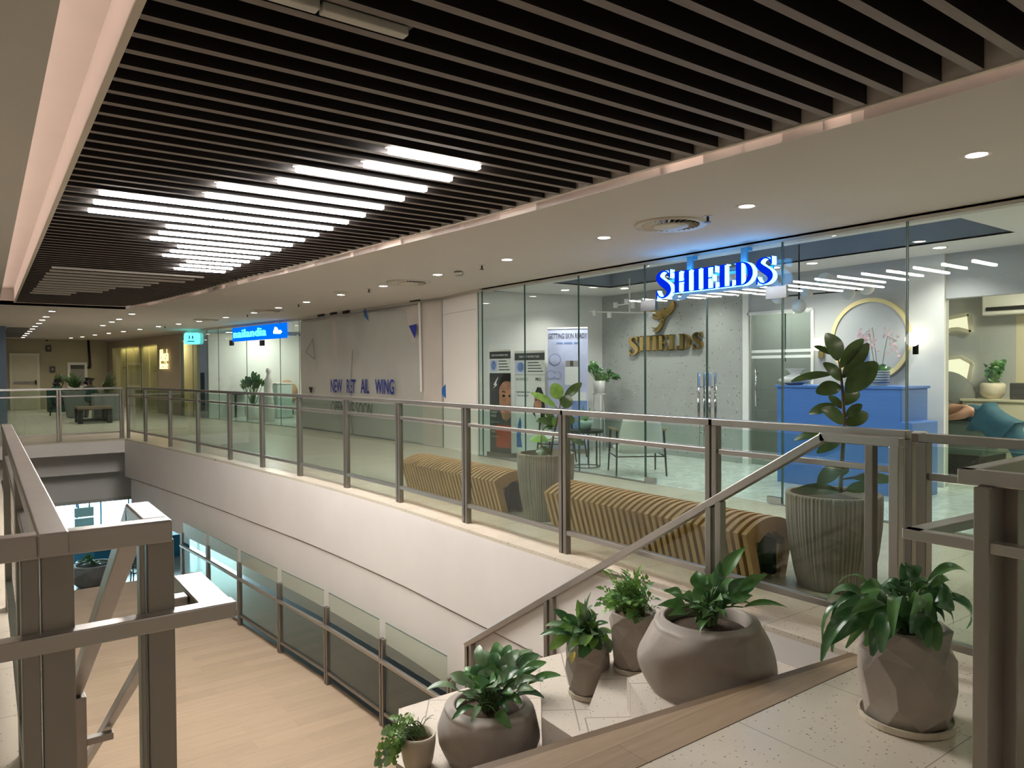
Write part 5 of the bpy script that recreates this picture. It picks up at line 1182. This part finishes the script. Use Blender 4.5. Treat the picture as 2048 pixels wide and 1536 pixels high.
m = MB(); m.poly([AP(x, y, HB, HC) - Vector((.02,0,0)) for x, y in ((880,784),(893,768),(894,797))], (.01,0,0)); m.build('triangle', M['print_teal'], t)

# ---------------------------------------------------------------- nail shop
NA, NB = Vector((6.38,17.8,0)), Vector((5.17,25.6,0)); nr = (NB-NA).normalized(); nn = Vector((nr.y,-nr.x,0))   # nn points into the shop
inn = lambda p, d: p + nn*d
t = thing('glass_shopfront', 'glass shopfront of the nail shop under the turquoise lit sign', 'shopfront', (5.8,21.7,0))
pts = [(6.375,17.84),(6.22,18.83),(5.921,20.76),(5.632,22.62),(5.505,23.44),(5.335,24.54),(5.185,25.5)]
for i, (p, q) in enumerate(zip(pts[:-1], pts[1:])):
    g = glass_pane(t, p, q, .01, 2.69)
for px in (462, 564, 483, 526)[1:1] + (464, 525): 
    q = AP(px, 686, NA, NB); m = MB(); m.obox(q - nn*.01, nr*.09, nn*.03, (0,0,.075)); m.build('fitting', M['blackmetal'], t)
m = MB(); m.bar(Vector((*pts[0],.006)), Vector((*pts[-1],.006)), .05, .012); m.build('floor_channel', M['steel_d'], t)
m = MB(); m.bar(Vector((5.505,23.44,1.3)) + nn*.02, Vector((5.515,23.38,1.3)) + nn*3.2, .08, 2.6); struct('wall_nail_partition', m, M['shopwall'])
m = MB(); m.bar(inn(NA, 3.4) + UP*1.36, inn(Vector((5.505,23.44,0)), 3.4) + UP*1.36, .1, 2.72); struct('wall_nail_back', m, M['nailwall'])
m = MB(); m.bar(inn(Vector((5.505,23.5,0)), 2.6) + UP*1.36, inn(NB, 2.6) + UP*1.36, .1, 2.72); struct('wall_dark_back', m, M['bluewall'])
m = MB(); m.bar(NA + nn*.06 + UP*1.36, inn(NA, 3.4) + UP*1.36, .1, 2.72); struct('wall_nail_right', m, M['nailwall'])
m = MB(); q = [NA + nn*.02, NB + nn*.02, inn(NB, 3.6), inn(NA, 3.6)]; m.prism([(v.x, v.y) for v in q], 2.72, 2.74); struct('ceiling_nail_shop', m, M['shopwall'])
m = MB(); m.prism([(v.x, v.y) for v in q], -.03, .003); struct('floor_nail_shop', m, M['marble'])
t = thing('shop_sign', 'turquoise lit letter sign with a white shape on a blue panel above the nail shop', 'sign', (6.0,19.9,2.5))
sp = lambda px, py, d=-.06: AP(px, py, NA, NB) + nn*d
a, b = sp(470,663), sp(578,660); zl, zh = 2.27, 2.66
rr = (b-a); rr.z = 0; rr.normalize(); m = MB(); m.bar(Vector((a.x,a.y,(zl+zh)/2)), Vector((b.x,b.y,(zl+zh)/2)), .03, zh-zl); m.build('panel', M['sign_glow'], t)
fn = rr.cross(UP)
m = MB(); o = Vector((a.x,a.y,2.37)) + rr*.12 + fn*.03; text_mesh(m, 'nailandia', o, rr, UP, .32, .03, 'LEFT', 1.62, .004, 1.10); m.build('letters', M['sign_cyan'], t)
o2 = Vector((b.x,b.y,2.40)) - rr*.50 + fn*.045; m = MB()
m.poly([o2 + rr*x + UP*y for x, y in ((-.14,.0),(.20,-.02),(.30,.03),(.22,.08),(.10,.07),(.04,.15),(-.06,.17),(-.10,.10),(-.14,.06))], fn*-.02); m.build('white_shape', M['sign_white'], t)
t = thing('shop_sign', 'small rounded turquoise lit sign left of the nail shop sign', 'sign', (5.35,24.4,2.45))
a, b = sp(373,677,-.05), sp(402,677,-.05); cc = (a+b)/2; hw = (b-a).length/2; r2 = (b-a).normalized(); f2 = r2.cross(UP)
m = MB(); q = []
for sx, sy, a0 in ((1,1,0),(-1,1,1),(-1,-1,2),(1,-1,3)):
    for k in range(4): an = (a0 + k/3)*PI/2; q.append(cc + r2*(sx*(hw-.14) + .14*math.cos(an)) + UP*(sy*.08 + .10*math.sin(an)))
m.poly([p + f2*.03 for p in q], f2*-.05); m.build('panel', M['sign_cyan'], t)
m = MB()
for s in (-1, 1): m.poly([cc + f2*.034 + r2*(s*.13 + .05*math.cos(2*PI*k/14)) + UP*(.035 + .06*math.sin(2*PI*k/14)) for k in range(14)], f2*-.004)
m.bar(cc + f2*.033 - r2*.28 - UP*.09, cc + f2*.033 + r2*.28 - UP*.09, .004, .035); m.build('marks', M['print_blue'], t)
# inside the nail shop
dp = lambda px, py, d: AP(px, py, inn(NA, d), inn(NB, d))
t = thing('wall_arch', 'glowing yellow triangular recess on the nail shop wall', 'recess', dp(570,730,3.3))
q = [dp(545,752,3.32), dp(592,752,3.32), dp(592,702,3.32), dp(578,715,3.32), dp(560,733,3.32)]
m = MB(); m.poly(q, nn*.02); m.build('panel', M['nailwall'], t)
m = MB()
for i in (2, 3, 4): m.bar(q[i] - nn*.02, q[(i+1) % 5] - nn*.02, .05, .05)
m.build('light_strip', M['niche_glow'], t)
c = dp(567, 800, 2.6); c.z = 0
t = thing('sofa', 'rounded tan sofa back in the nail shop', 'sofa', c); m = MB(); m.ball((c.x,c.y,.72), .75, 20, 12, (.55,1,.62)); m.build('backrest', M['tan_fab'], t, smooth=True)
m = MB(); m.ball((c.x-.35,c.y+.0,.36), .62, 18, 10, (.7,1,.5)); m.build('seat', M['tan_fab'], t, smooth=True); m = MB(); m.box(c.x-.5,c.x+.2,c.y-.4,c.y+.4,.003,.2); m.build('base', M['dark_cloth'], t)
c = dp(556, 800, 1.6); c.z = 0
t = thing('reception_counter', 'pale blue counter in the nail shop', 'counter', c); m = MB(); m.obox(c + UP*.52, nr*.45, nn*.25, (0,0,.517)); m.build('body', M['mint'], t, bev=.03); m = MB(); m.obox(c + UP*1.055, nr*.48, nn*.28, (0,0,.02)); m.build('top', M['ceramic'], t)
c = dp(538, 800, .55); c.z = 0
t = thing('floor_vase', 'tall slim white figure shaped vase in the nail shop window', 'vase', c); m = MB(); m.lathe([(.14,.003),(.15,.3),(.12,.7),(.09,1.0),(.13,1.15),(.08,1.25),(.05,1.34),(.08,1.42),(.06,1.5),(.001,1.52)], 20, c); m.build('body', M['ceramic'], t, smooth=True)
c = dp(506, 850, .7); c.z = 0; dd = fwd(c + UP)
t = thing('potted_plant', 'tall leafy plant in the nail shop window', 'potted plant', c); m = MB(); m.lathe([(.18,.003),(.23,.2),(.24,.42),(.21,.42),(.001,.38)], 20, c); m.build('pot', M['ceramic'], t, smooth=True)
px_leaves(t, c + UP*.38, dd, [(484,757,9),(486,764,9),(492,752,10),(498,760,9),(512,744,10),(514,752,12),(518,748,10),(524,757,10),(530,759,9),(522,764,9),(506,758,10),(480,768,8),(508,768,9),(516,765,9)], ['leaf_dark','leaf_far'], .3, .2, .2, 'oval', sr=.012)
c = dp(459, 800, .9); c.z = 0
t = thing('manicure_table', 'grey slatted table behind the glass of the nail shop', 'table', c); m = MB(); m.obox(c + UP*.72, nr*.95, nn*.25, (0,0,.02)); m.build('top', M['blackmetal'], t)
for k in range(9): m = MB(); m.obox(c + nr*(-.9+.225*k) - nn*.22 + UP*.58, nr*.02, nn*.01, (0,0,.115)); m.build('slat', M['blackmetal'], t)
for s in (-.9, -.3, .35, .9): m = MB(); m.obox(c + nr*s - nn*.2 + UP*.352, nr*.025, nn*.025, (0,0,.348)); m.build('leg', M['blackmetal'], t)
a = dp(540, 680, 3.1)
t = thing('air_conditioner', 'white wall air conditioner below the turquoise lit sign', 'air conditioner', a); m = MB(); m.obox(Vector((a.x,a.y,2.35)) - nn*.0, nr*.75, nn*.11, (0,0,.14)); m.build('body', M['ceramic'], t, bev=.03); m = MB(); m.obox(Vector((a.x,a.y,2.25)) - nn*.115, nr*.65, nn*.004, (0,0,.02)); m.build('outlet', M['print_grey'], t)
c = dp(392, 800, 1.6); c.z = 0
t = thing('display_shelf', 'dark shelf stand with small white bottles behind the small turquoise sign', 'shelf', c); m = MB()
for z in (.55,.8,1.05,1.3): m.obox(c + UP*z, nr*.45, nn*.14, (0,0,.012))
for s in (-.45,.45): m.obox(c + nr*s + UP*.70, nr*.015, nn*.14, (0,0,.697))
m.build('frame', M['blackmetal'], t)
k = 0
for z in (.562,.812,1.062):
    for s in (-.3,-.1,.1,.3):
        q = c + nr*s + UP*(z+.001) - nn*.05; tt = tag(MB().lathe([(.03,0),(.035,.08),(.018,.11),(.018,.15)], 10, q, capt=True).build('bottle', M['ceramic']), ORD[k] + ' small white bottle on the dark shelf stand of the nail shop, counted upward', 'bottle', 'bottles on the dark shelf'); k += 1
for (f, d, pw, cl) in ((.25,1.6,45,(1,.93,.78)),(.6,1.6,45,(.95,1,.88)),(.9,1.3,10,(.8,.9,1))):
    p = NA.lerp(NB, f) + nn*d; l = bpy.data.lights.new('nail_shop_lamp', 'AREA'); l.energy = pw; l.size = .5; l.color = cl; o = bpy.data.objects.new('nail_shop_lamp', l); COL.objects.link(o); o.location = (p.x,p.y,2.70)
for i, (f, d) in enumerate(((.25,1.6),(.6,1.6),(.9,1.3),(.12,.7))):
    p = NA.lerp(NB, f) + nn*d; downlight(p.x, p.y, ORD[i] + ' downlight in the nail shop ceiling from its right end', 'downlights inside the nail shop', z=2.72, lamp=False, r=.12)

# ---------------------------------------------------------------- brow salon with curtains and warm neon sign
BA, BB = NB, Vector((4.08,34.0,0)); br_ = (BB-BA).normalized(); bn = Vector((br_.y,-br_.x,0))
bp = lambda px, py, d=0: AP(px, py, BA + bn*d, BB + bn*d)
g0, g1 = Vector((4.885,27.8,0)), Vector((4.18,33.25,0))
m = MB(); m.bar(BA + UP*1.345 + bn*.06, g0 + UP*1.345 + bn*.06, .12, 2.69); m.bar(g0 + UP*2.55 + bn*.06, g1 + UP*2.55 + bn*.06, .12, .28); m.bar(g1 + UP*1.345 + bn*.06, BB + UP*1.345 + bn*.06, .12, 2.69)
struct('wall_brow_salon', m, M['brownwall'])
m = MB(); m.bar(g0 + UP*1.345 + bn*1.4, g1 + UP*1.345 + bn*1.4, .1, 2.69); struct('wall_brow_back', m, M['cream'])
m = MB(); q = [BA + bn*.01, BB + bn*.01, BB + bn*1.5, BA + bn*1.5]; m.prism([(v.x, v.y) for v in q], 2.70, 2.74); struct('ceiling_brow_salon', m, M['shopwall'])
m = MB(); m.prism([(v.x, v.y) for v in q], -.03, .003); struct('floor_brow_salon', m, M['floor'])
t = thing('shop_curtain', 'warmly lit pale pleated curtains behind the glass left of the warm neon sign', 'curtain', g0.lerp(g1,.5))
L_ = (g1-g0).length
for j, (f0, f1) in enumerate(((0,.32),(.34,.66),(.68,1.0))):
    m = MB(); nk = 150; vs = []
    for k in range(nk+1):
        u = f0 + (f1-f0)*k/nk; p = g0.lerp(g1, u) + bn*(.35 + .075*math.sin(k*PI/4.6 + j + .5*math.sin(k*.21))); vs += [p + UP*.04, p + UP*2.44]
    m.add(vs, [(2*k, 2*k+2, 2*k+3, 2*k+1) for k in range(nk)]); m.build('drape', M['curtain'], t, smooth=True)
m = MB(); m.bar(g0 + UP*2.46 + bn*.35, g1 + UP*2.46 + bn*.35, .03, .03); m.build('rail', M['blackmetal'], t)
t = thing('glass_shopfront', 'glass front before the pleated curtains', 'shopfront', g0)
for f0, f1 in ((0,.33),(.335,.66),(.665,1)): p, q = g0.lerp(g1, f0), g0.lerp(g1, f1); glass_pane(t, (p.x,p.y), (q.x,q.y), .01, 2.41)
t = thing('neon_sign', 'warm yellow neon word sign on the brown wall right of the curtains', 'sign', bp(333,715,-.03))
r3 = -br_; f3 = r3.cross(UP)
m = MB(); o = bp(321,723,-.05); text_mesh(m, 'Blush', o, r3, UP, .62, .02, 'LEFT', .62, -.02); m.build('upper_word', M['sign_warm'], t)
m = MB(); o = bp(321,738,-.05); text_mesh(m, 'beside', o, r3, UP, .40, .02, 'LEFT', .76, -.006); m.build('lower_word', M['sign_warm'], t)
m = MB(); m.bar(bp(320,700,-.04), bp(320,738,-.04), .02, .02, bn); m.build('side_tube', M['sign_warm'], t)
for f in (.25,.75):
    p = g0.lerp(g1, f) + bn*.75; l = bpy.data.lights.new('curtain_lamp', 'AREA'); l.energy = 30; l.size = .6; l.color = (1,.88,.52); o = bpy.data.objects.new('curtain_lamp', l); COL.objects.link(o); o.location = (p.x,p.y,2.66)
    p = g0.lerp(g1, f) + bn*.17; l = bpy.data.lights.new('curtain_wash', 'AREA'); l.energy = 9; l.shape='RECTANGLE'; l.size = .1; l.size_y = 2.2; l.color = (1,.88,.52); o = bpy.data.objects.new('curtain_wash', l); COL.objects.link(o); o.location = (p.x,p.y,2.40); o.rotation_euler = (0,0,math.atan2(br_.y,br_.x)-PI/2)

# ---------------------------------------------------------------- far wall
fy = lambda px, py, d=.0: AY(px, py, FY-d)
t = thing('fire_door', 'cream fire exit door with a push bar on the far left wall', 'door', (1.25,FY,0))
a, b = fy(22,708), fy(78,708); m = MB(); m.box(.86,1.66,FY-.05,FY-.001,.01,2.10); m.build('leaf', M['cream'], t)
m = MB(); m.box(.77,.86,FY-.06,FY-.001,0,2.19); m.box(1.66,1.75,FY-.06,FY-.001,0,2.19); m.box(.86,1.66,FY-.06,FY-.001,2.10,2.19); m.build('frame', M['cream_cab'], t)
m = MB(); m.box(.90,1.62,FY-.10,FY-.05,1.02,1.10); m.build('push_bar', M['print_grey'], t); m = MB(); m.box(1.58,1.64,FY-.12,FY-.05,.98,1.14); m.build('latch', M['black'], t)
t = thing('framed_poster', 'dark poster in a wide white frame on the far wall', 'picture', (3.02,FY,1.3))
m = MB(); x0, x1, z0, z1 = 2.68, 3.37, .80, 1.84
m.box(x0,x1,FY-.05,FY-.001,z0,z0+.1); m.box(x0,x1,FY-.05,FY-.001,z1-.1,z1); m.box(x0,x0+.1,FY-.05,FY-.001,z0+.1,z1-.1); m.box(x1-.1,x1,FY-.05,FY-.001,z0+.1,z1-.1); m.build('frame', M['ceramic'], t)
m = MB(); m.box(x0+.1,x1-.1,FY-.03,FY-.001,z0+.1,z1-.1); m.build('print', M['print_grey'], t); m = MB(); m.box(x0+.1,x1-.1,FY-.034,FY-.03,z1-.26,z1-.1); m.build('print_band', M['print_dark'], t)
t = thing('wall_pipe', 'black pipe running down from the ceiling to the framed poster', 'pipe', (3.45,FY,2))
m = MB(); m.tube([(3.42,FY-.05,2.74),(3.47,FY-.05,1.68),(3.46,FY-.05,1.63),(3.38,FY-.05,1.63)], .045, 8); m.build('pipe', M['black'], t, smooth=True)
for lb, px, py in (('small dark alarm box on the far wall above the seated person','97','697'),('small dark switch box on the far wall between the door and the framed poster','105','739')):
    p = fy(int(px), int(py)); t = thing('wall_box', lb, 'box', p); m = MB(); m.box(p.x-.09,p.x+.09,FY-.06,FY-.001,p.z-.12,p.z+.12); m.build('case', M['print_dark'], t); m = MB(); m.box(p.x-.04,p.x+.04,FY-.066,FY-.06,p.z-.04,p.z+.06); m.build('front', M['print_grey'], t)
def planter_box(label, c, w, d, h, mat, tips, leafs, taper=1.0, shape='lance'):
    t = thing('potted_plant', label, 'potted plant', c); m = MB(); c = Vector(c)
    vs = []
    for z, k in ((.002, taper), (h, 1)): vs += [c + Vector((sx*w/2*k, sy*d/2*k, z)) for sx, sy in ((-1,-1),(1,-1),(1,1),(-1,1))]
    m.add(vs, [(3,2,1,0),(0,1,5,4),(1,2,6,5),(2,3,7,6),(3,0,4,7),(4,5,6,7)]); m.build('planter', M[mat], t, bev=.03)
    m = MB(); m.box(c.x-w*.42,c.x+w*.42,c.y-d*.42,c.y+d*.42,h-.02,h+.01); m.build('soil', M['soil'], t)
    px_leaves(t, c + UP*h, fwd(c + UP*h), tips, leafs, .75, .25, .25, shape, sr=.012, jit=.25); return t
c = AZ(157, 836, 0); c.y += .35
planter_box('palm in a tapered grey planter between the two seated people', c, .78, .6, .85, 'grey_fab', [(112,745,7),(118,750,7),(126,748,8),(132,752,8),(140,745,8),(146,752,8),(152,748,9),(158,754,8),(164,748,8),(168,756,8),(136,765,8),(150,766,8),(160,768,7),(122,760,7),(144,760,9),(172,764,7)], ['leaf_far','leaf_far','leaf_lily'], .72)
c = AZ(216, 842, 0); c.y += .35
planter_box('palm in a square grey planter by the far railing corner', c, .72, .6, .80, 'grey_fab', [(224,735,8),(228,748,8),(232,755,8),(216,755,8),(208,765,8),(212,772,8),(236,765,7),(222,765,9),(204,782,8),(230,775,8),(240,778,7),(226,741,8)], ['leaf_far','leaf_far'], .95)
c = AZ(122, 824, 0); c.y += .3
t = planter_box('plant in a dark green box behind the left seated person', c, .80, .6, .82, 'green_cloth', [(112,746,7),(118,745,7),(124,752,7),(130,756,7),(108,752,6),(134,762,7)], ['leaf_far','leaf_lily'], 1.0)
a, b = AZ(163,846,0), AZ(203,848,0)
t = thing('low_table', 'low black wooden table in front of the far planters', 'table', (2.5,23.6,0)); cx, cy = 2.48, 23.75
m = MB(); m.box(cx-.42,cx+.42,cy-.55,cy+.45,.40,.46); m.build('top', M['nosing_edge'], t)
for sx in (-1,1):
    for sy in (-.45,.35): m = MB(); m.box(cx+sx*.36-.06,cx+sx*.36+.06,cy+sy-.06,cy+sy+.06,.0,.40); m.build('leg', M['black'], t)
m = MB(); m.box(cx-.36,cx+.36,cy-.49,cy-.41,.06,.14); m.build('rail', M['black'], t)
# seated people
def seated(label, px_head, py_head, dist_y, facing, lean, top_mat, x_off=0):
    hd = AY(px_head, py_head, dist_y); f = Vector(facing).normalized(); s = Vector((-f.y, f.x, 0)); z = hd.z
    t = thing('person', label, 'person', (hd.x, hd.y, 0)); b = Vector((hd.x, hd.y, 0)) - f*lean
    W = lambda a, c, h: b + f*a + s*c + UP*h
    hip = max(.46, z-.76)
    sk = {'pelvis':(W(0,0,hip),.15),'waist':(W(.02,0,hip+.18),.14),'chest':(W(lean*.6,0,hip+.40),.16),'neck':(W(lean*.9,0,z-.15),.06),'head':(W(lean,0,z),.095),'crown':(W(lean,0,z+.08),.08)}
    ed = [('pelvis','waist'),('waist','chest'),('chest','neck'),('neck','head'),('head','crown')]
    for k, q in (('l',1),('r',-1)):
        sk.update({'s'+k:(W(lean*.55,q*.19,hip+.46),.07),'e'+k:(W(lean+.10,q*.25,hip+.22),.05),'w'+k:(W(lean+.30,q*.12,hip+.22),.036),'h'+k:(W(lean+.38,q*.08,hip+.24),.035),'t'+k:(W(.12,q*.10,hip-.01),.10),'k'+k:(W(.44,q*.12,hip+.0),.075),'a'+k:(W(.46,q*.12,.09),.05),'f'+k:(W(.60,q*.13,.05),.042)})
        ed += [('chest','s'+k),('s'+k,'e'+k),('e'+k,'w'+k),('w'+k,'h'+k),('pelvis','t'+k),('t'+k,'k'+k),('k'+k,'a'+k),('a'+k,'f'+k)]
    skin('body', sk, ed, M['skin'], t, root='pelvis')
    tp = {k: (sk[k][0], sk[k][1]*1.13) for k in ('pelvis','waist','chest','sl','el','sr','er')}; tp['col'] = (W(lean*.8,0,hip+.52), .085)
    skin('top', tp, [('pelvis','waist'),('waist','chest'),('chest','col'),('chest','sl'),('sl','el'),('chest','sr'),('sr','er')], M[top_mat], t, root='pelvis')
    tr = {k: (sk[k][0], sk[k][1]*1.14) for k in ('pelvis','tl','kl','al','tr','kr','ar')}
    skin('trousers', tr, [('pelvis','tl'),('tl','kl'),('kl','al'),('pelvis','tr'),('tr','kr'),('kr','ar')], M['dark_cloth'], t, root='pelvis')
    hr = {'a':(W(lean-.02,0,z+.02),.108),'b':(W(lean-.01,0,z+.085),.095),'c':(W(lean-.06,0,z-.04),.07)}
    skin('hair', hr, [('b','a'),('a','c')], M['hair'], t, root='a')
    for q in (1,-1): m = MB(); p = W(lean, q*.098, z); m.ball(p, .025, 8, 6, (1,.5,1.4)); m.build('ear', M['skin'], t, smooth=True)
    m = MB(); m.ball(W(lean+.10,0,z-.01), .018, 8, 6); m.build('nose', M['skin'], t, smooth=True)
    for k in range(2):
        for q in range(5):
            m = MB(); p = sk['hl' if k == 0 else 'hr'][0] + s*(.016*(q-2)); m.tube([p, p + f*.05 - UP*.008, p + f*(.085-.008*abs(q-2)) - UP*.03], [.010,.009,.006], 6); m.build('finger', M['skin'], t, smooth=True)
    # stool under the sitter
    st = thing('stool', label.split(' in ')[0].replace('person','dark stool under the person') , 'stool', (b.x,b.y,0))
    m = MB(); m.lathe([(.19,hip-.22),(.2,hip-.20),(.2,hip-.165),(.001,hip-.16)], 20, (b.x,b.y,0)); m.build('seat', M['black'], st)
    for k in range(4): a = PI/4+k*PI/2; m = MB(); m.tube([(b.x+.13*math.cos(a),b.y+.13*math.sin(a),hip-.22),(b.x+.18*math.cos(a),b.y+.18*math.sin(a),0)], .014, 6); m.build('leg', M['black'], st)
seated('person with dark hair leaning forward in dark green, seated beside the green box planter', 117, 767, 28.6, (.75,.25,0), .14, 'green_cloth')
seated('person with short dark hair in a dark green top, sitting between the two grey planters', 180, 764, 26.6, (.8,.5,0), .05, 'green_cloth')

# ---------------------------------------------------------------- ground floor beyond the landing
m = MB(); m.box(-4, 9, 31, 31.1, -4.6, -1.6); struct('exterior_daylight', m, M['sky'])
m = MB()
for x in (-1.5,.2,1.9,2.55,3.3,4.2,5.4,6.6): m.box(x,x+.05,30.0,30.08,-4.6,-1.6)
m.box(-4,9,30.0,30.08,-2.62,-2.55); m.box(-4,9,30.0,30.08,-1.72,-1.6); struct('window_2', m, M['bluebox'])
def lz(px, py): return AZ(px, py, -4.6)
c = Vector((3.25, 26.6, -4.6))
t = thing('hexagonal_bench', 'pale blue faceted bench on the ground floor seen through the railing gap', 'bench', c)
hx = [(c.x+1.15*math.cos(PI*k/3), c.y+.75*math.sin(PI*k/3)) for k in range(6)]
m = MB(); m.prism(hx, -4.59, -4.16); m.build('body', M['bluebox'], t); m = MB(); m.prism([(c.x+(x-c.x)*1.03, c.y+(y-c.y)*1.03) for x, y in hx], -4.159, -4.10); m.build('seat', M['mint'], t)
c = lz(180, 1172); c = Vector((2.42, 23.55, -4.6)); dd = fwd(c + UP*.5)
t = thing('potted_plant', 'dark faceted bowl with a leafy plant on the ground floor', 'potted plant', c)
facet_pot(t, c, [(.38,0),(.56,.22),(.62,.45),(.52,.62)], 9, 22, .05); px_leaves(t, c + UP*.6, dd, [(150,1125,9),(160,1120,9),(170,1112,12),(172,1108,10),(180,1122,9),(190,1120,10),(200,1122,10),(205,1128,9),(195,1128,9),(165,1130,9),(178,1130,10),(185,1115,8)], ['leaf_dark'], .4, .2, .2, 'oval', sr=.01)
for i, (x, y) in enumerate(((3.45,22.6),(3.9,23.6))):
    t = thing('metal_chair', ['black metal lattice chair on the ground floor beside the dark bowl plant','second black metal lattice chair on the ground floor, farther from the bowl plant'][i], 'chair', (x,y,-4.6))
    m = MB(); m.box(x-.22,x+.22,y-.22,y+.22,-4.16,-4.13); m.build('seat', M['blackmetal'], t)
    for sx in (-1,1):
        for sy in (-1,1): m = MB(); m.tube([(x+sx*.2,y+sy*.2,-4.16),(x+sx*.23,y+sy*.23,-4.6)], .016, 6); m.build('leg', M['blackmetal'], t)
    m = MB(); m.tube([(x-.21,y-.2,-4.13),(x-.24,y-.24,-3.7),(x+.24,y-.24,-3.7),(x+.21,y-.2,-4.13)], .016, 6)
    for k in range(4): m.tube([(x-.22,y-.22,-4.05+.09*k),(x+.22,y-.23,-3.98+.09*k)], .008, 5); m.tube([(x+.22,y-.22,-4.05+.09*k),(x-.22,y-.23,-3.98+.09*k)], .008, 5)
    m.build('lattice_back', M['blackmetal'], t)
c = Vector((4.95, 26.0, -4.6))
t = thing('display_plinth', 'blue box plinth on the ground floor right of the metal chairs', 'plinth', c); m = MB(); m.box(4.6,5.4,25.7,26.5,-4.6,-3.95); m.build('body', M['bluebox'], t); m = MB(); m.box(4.57,5.43,25.67,26.53,-3.95,-3.90); m.build('top', M['bluebox'], t)
p = AY(168, 1032, 28.5); 
t = thing('tool_case', 'grey blue case with a handle standing on the tall post of the ground floor window', 'case', p)
wz = 34/F*fwd(p)
m = MB(); m.box(p.x-wz/2,p.x+wz/2,p.y-.1,p.y+.1,p.z-.02,p.z+.30); m.build('upper_case', M['mint'], t, bev=.02); m = MB(); m.box(p.x-wz/2,p.x+wz/2,p.y-.1,p.y+.1,p.z-.42,p.z-.06); m.build('lower_case', M['mint'], t, bev=.02)
m = MB(); m.tube([(p.x-wz*.28,p.y,p.z+.30),(p.x-wz*.28,p.y,p.z+.5),(p.x+wz*.28,p.y,p.z+.5),(p.x+wz*.28,p.y,p.z+.30)], .03, 8); m.build('handle', M['bluebox'], t); m = MB(); m.box(p.x-.05,p.x+.05,p.y-.05,p.y+.05,-4.6,p.z-.42); m.build('post', M['print_teal'], t)

# what the windows on the left look onto
t = thing('neighbour_house', 'pale building with a blue roof outside the left window', 'building', (-11.4,9.4,0)); m = MB(); m.box(-11.8,-11.0,8.6,10.6,-1,1.9); m.build('wall', M['shopwall'], t); m = MB(); m.poly([(-11.9,8.5,1.9),(-10.9,8.5,1.9),(-11.4,8.5,2.7)], (0,2.2,0)); m.build('roof', M['roof_blue'], t)
t = thing('garden_tree', 'leafy tree outside the left window', 'tree', (-9.4,8.0,-1)); m = MB(); m.tube([(-9.4,8.0,-1),(-9.4,8.0,1.2)], .08, 8); m.build('trunk', M['stem'], t); m = MB()
random.seed(11)
for _ in range(260):
    p = Vector((-9.4+random.gauss(0,.3), 8.0+random.gauss(0,.6), 1.8+random.gauss(0,.6))); d = Vector((random.gauss(0,1),random.gauss(0,1),random.gauss(0,1))).normalized()*.18; leaf(m, p, p+d, .11, (1,0,.3), .2, .2, 'oval', 3)
m.build('foliage', M['tree'], t)
# ---------------------------------------------------------------- lamps, world, camera
def area(name, loc, aim, sx, sy, power, col=(1,1,1), spread=PI):
    l = bpy.data.lights.new(name, 'AREA'); l.shape = 'RECTANGLE'; l.size = sx; l.size_y = sy; l.energy = power; l.color = col; l.spread = spread
    o = bpy.data.objects.new(name, l); COL.objects.link(o); o.location = loc
    d = Vector(aim); o.rotation_euler = d.to_track_quat('-Z', 'Y').to_euler(); return o
def strip_light(name, a, b, aim, w, power, col):
    a, b = Vector(a), Vector(b); l = bpy.data.lights.new(name, 'AREA'); l.shape = 'RECTANGLE'; L = (b-a).length; l.size = L; l.size_y = w; l.energy = power*L; l.color = col
    o = bpy.data.objects.new(name, l); COL.objects.link(o)
    x = (b-a).normalized(); z = -Vector(aim).normalized(); y = z.cross(x).normalized(); z = x.cross(y)
    mt = Matrix((x, y, z)).transposed().to_4x4(); mt.translation = (a+b)/2; o.matrix_world = mt; return o
PINK = (1, .80, .70)
strip_light('cove_strip', (.10,-2,2.85), (.10,17,2.85), (.75,0,.65), .03, 1.0, PINK)
pr_ = [p for p in off(REDGE_S, -.062)][::4]
for a, b in zip(pr_[:-1], pr_[1:]): strip_light('cove_strip', (a[0],a[1],2.97), (b[0],b[1],2.97), (1,0,-.75), .03, 1.5, PINK)
for x, y in ((-1.6,-1.5),(-1.6,1.0),(-1.6,4.0),(1.2,-2.6),(2.9,-2.6),(5.1,.2),(5.1,-1.6)):  # added unseen lights that lift the steel in the foreground
    l = bpy.data.lights.new('added_fill_light', 'AREA'); l.shape = 'DISK'; l.size = .3; l.energy = 11; l.color = (1,.93,.84)
    o = bpy.data.objects.new('added_fill_light', l); COL.objects.link(o); o.location = (x, y, ZC-.02)
w = bpy.data.worlds.new('ambient'); SC.world = w; w.use_nodes = True
w.node_tree.nodes['Background'].inputs[0].default_value = (.80,.84,.9,1); w.node_tree.nodes['Background'].inputs[1].default_value = .12
cam = bpy.data.cameras.new('camera'); co = bpy.data.objects.new('camera', cam); COL.objects.link(co)
cam.sensor_width = 36; cam.lens = 36*F/2048; cam.clip_start = .05; cam.clip_end = 200
mt = Matrix((CR, CU, -_fw)).transposed().to_4x4(); mt.translation = CAM; co.matrix_world = mt
SC.camera = co
vs = SC.view_settings; vs.view_transform = 'Standard'; vs.look = 'None'; vs.gamma = 1; vs.use_curve_mapping = False; vs.exposure = 0.0
cy = SC.cycles; cy.transparent_max_bounces = 24; cy.max_bounces = 8; cy.diffuse_bounces = 4; cy.glossy_bounces = 4; cy.transmission_bounces = 4
cy.use_denoising = True; cy.use_adaptive_sampling = True; cy.adaptive_threshold = .03; cy.caustics_reflective = False; cy.caustics_refractive = False; cy.sample_clamp_indirect = 4
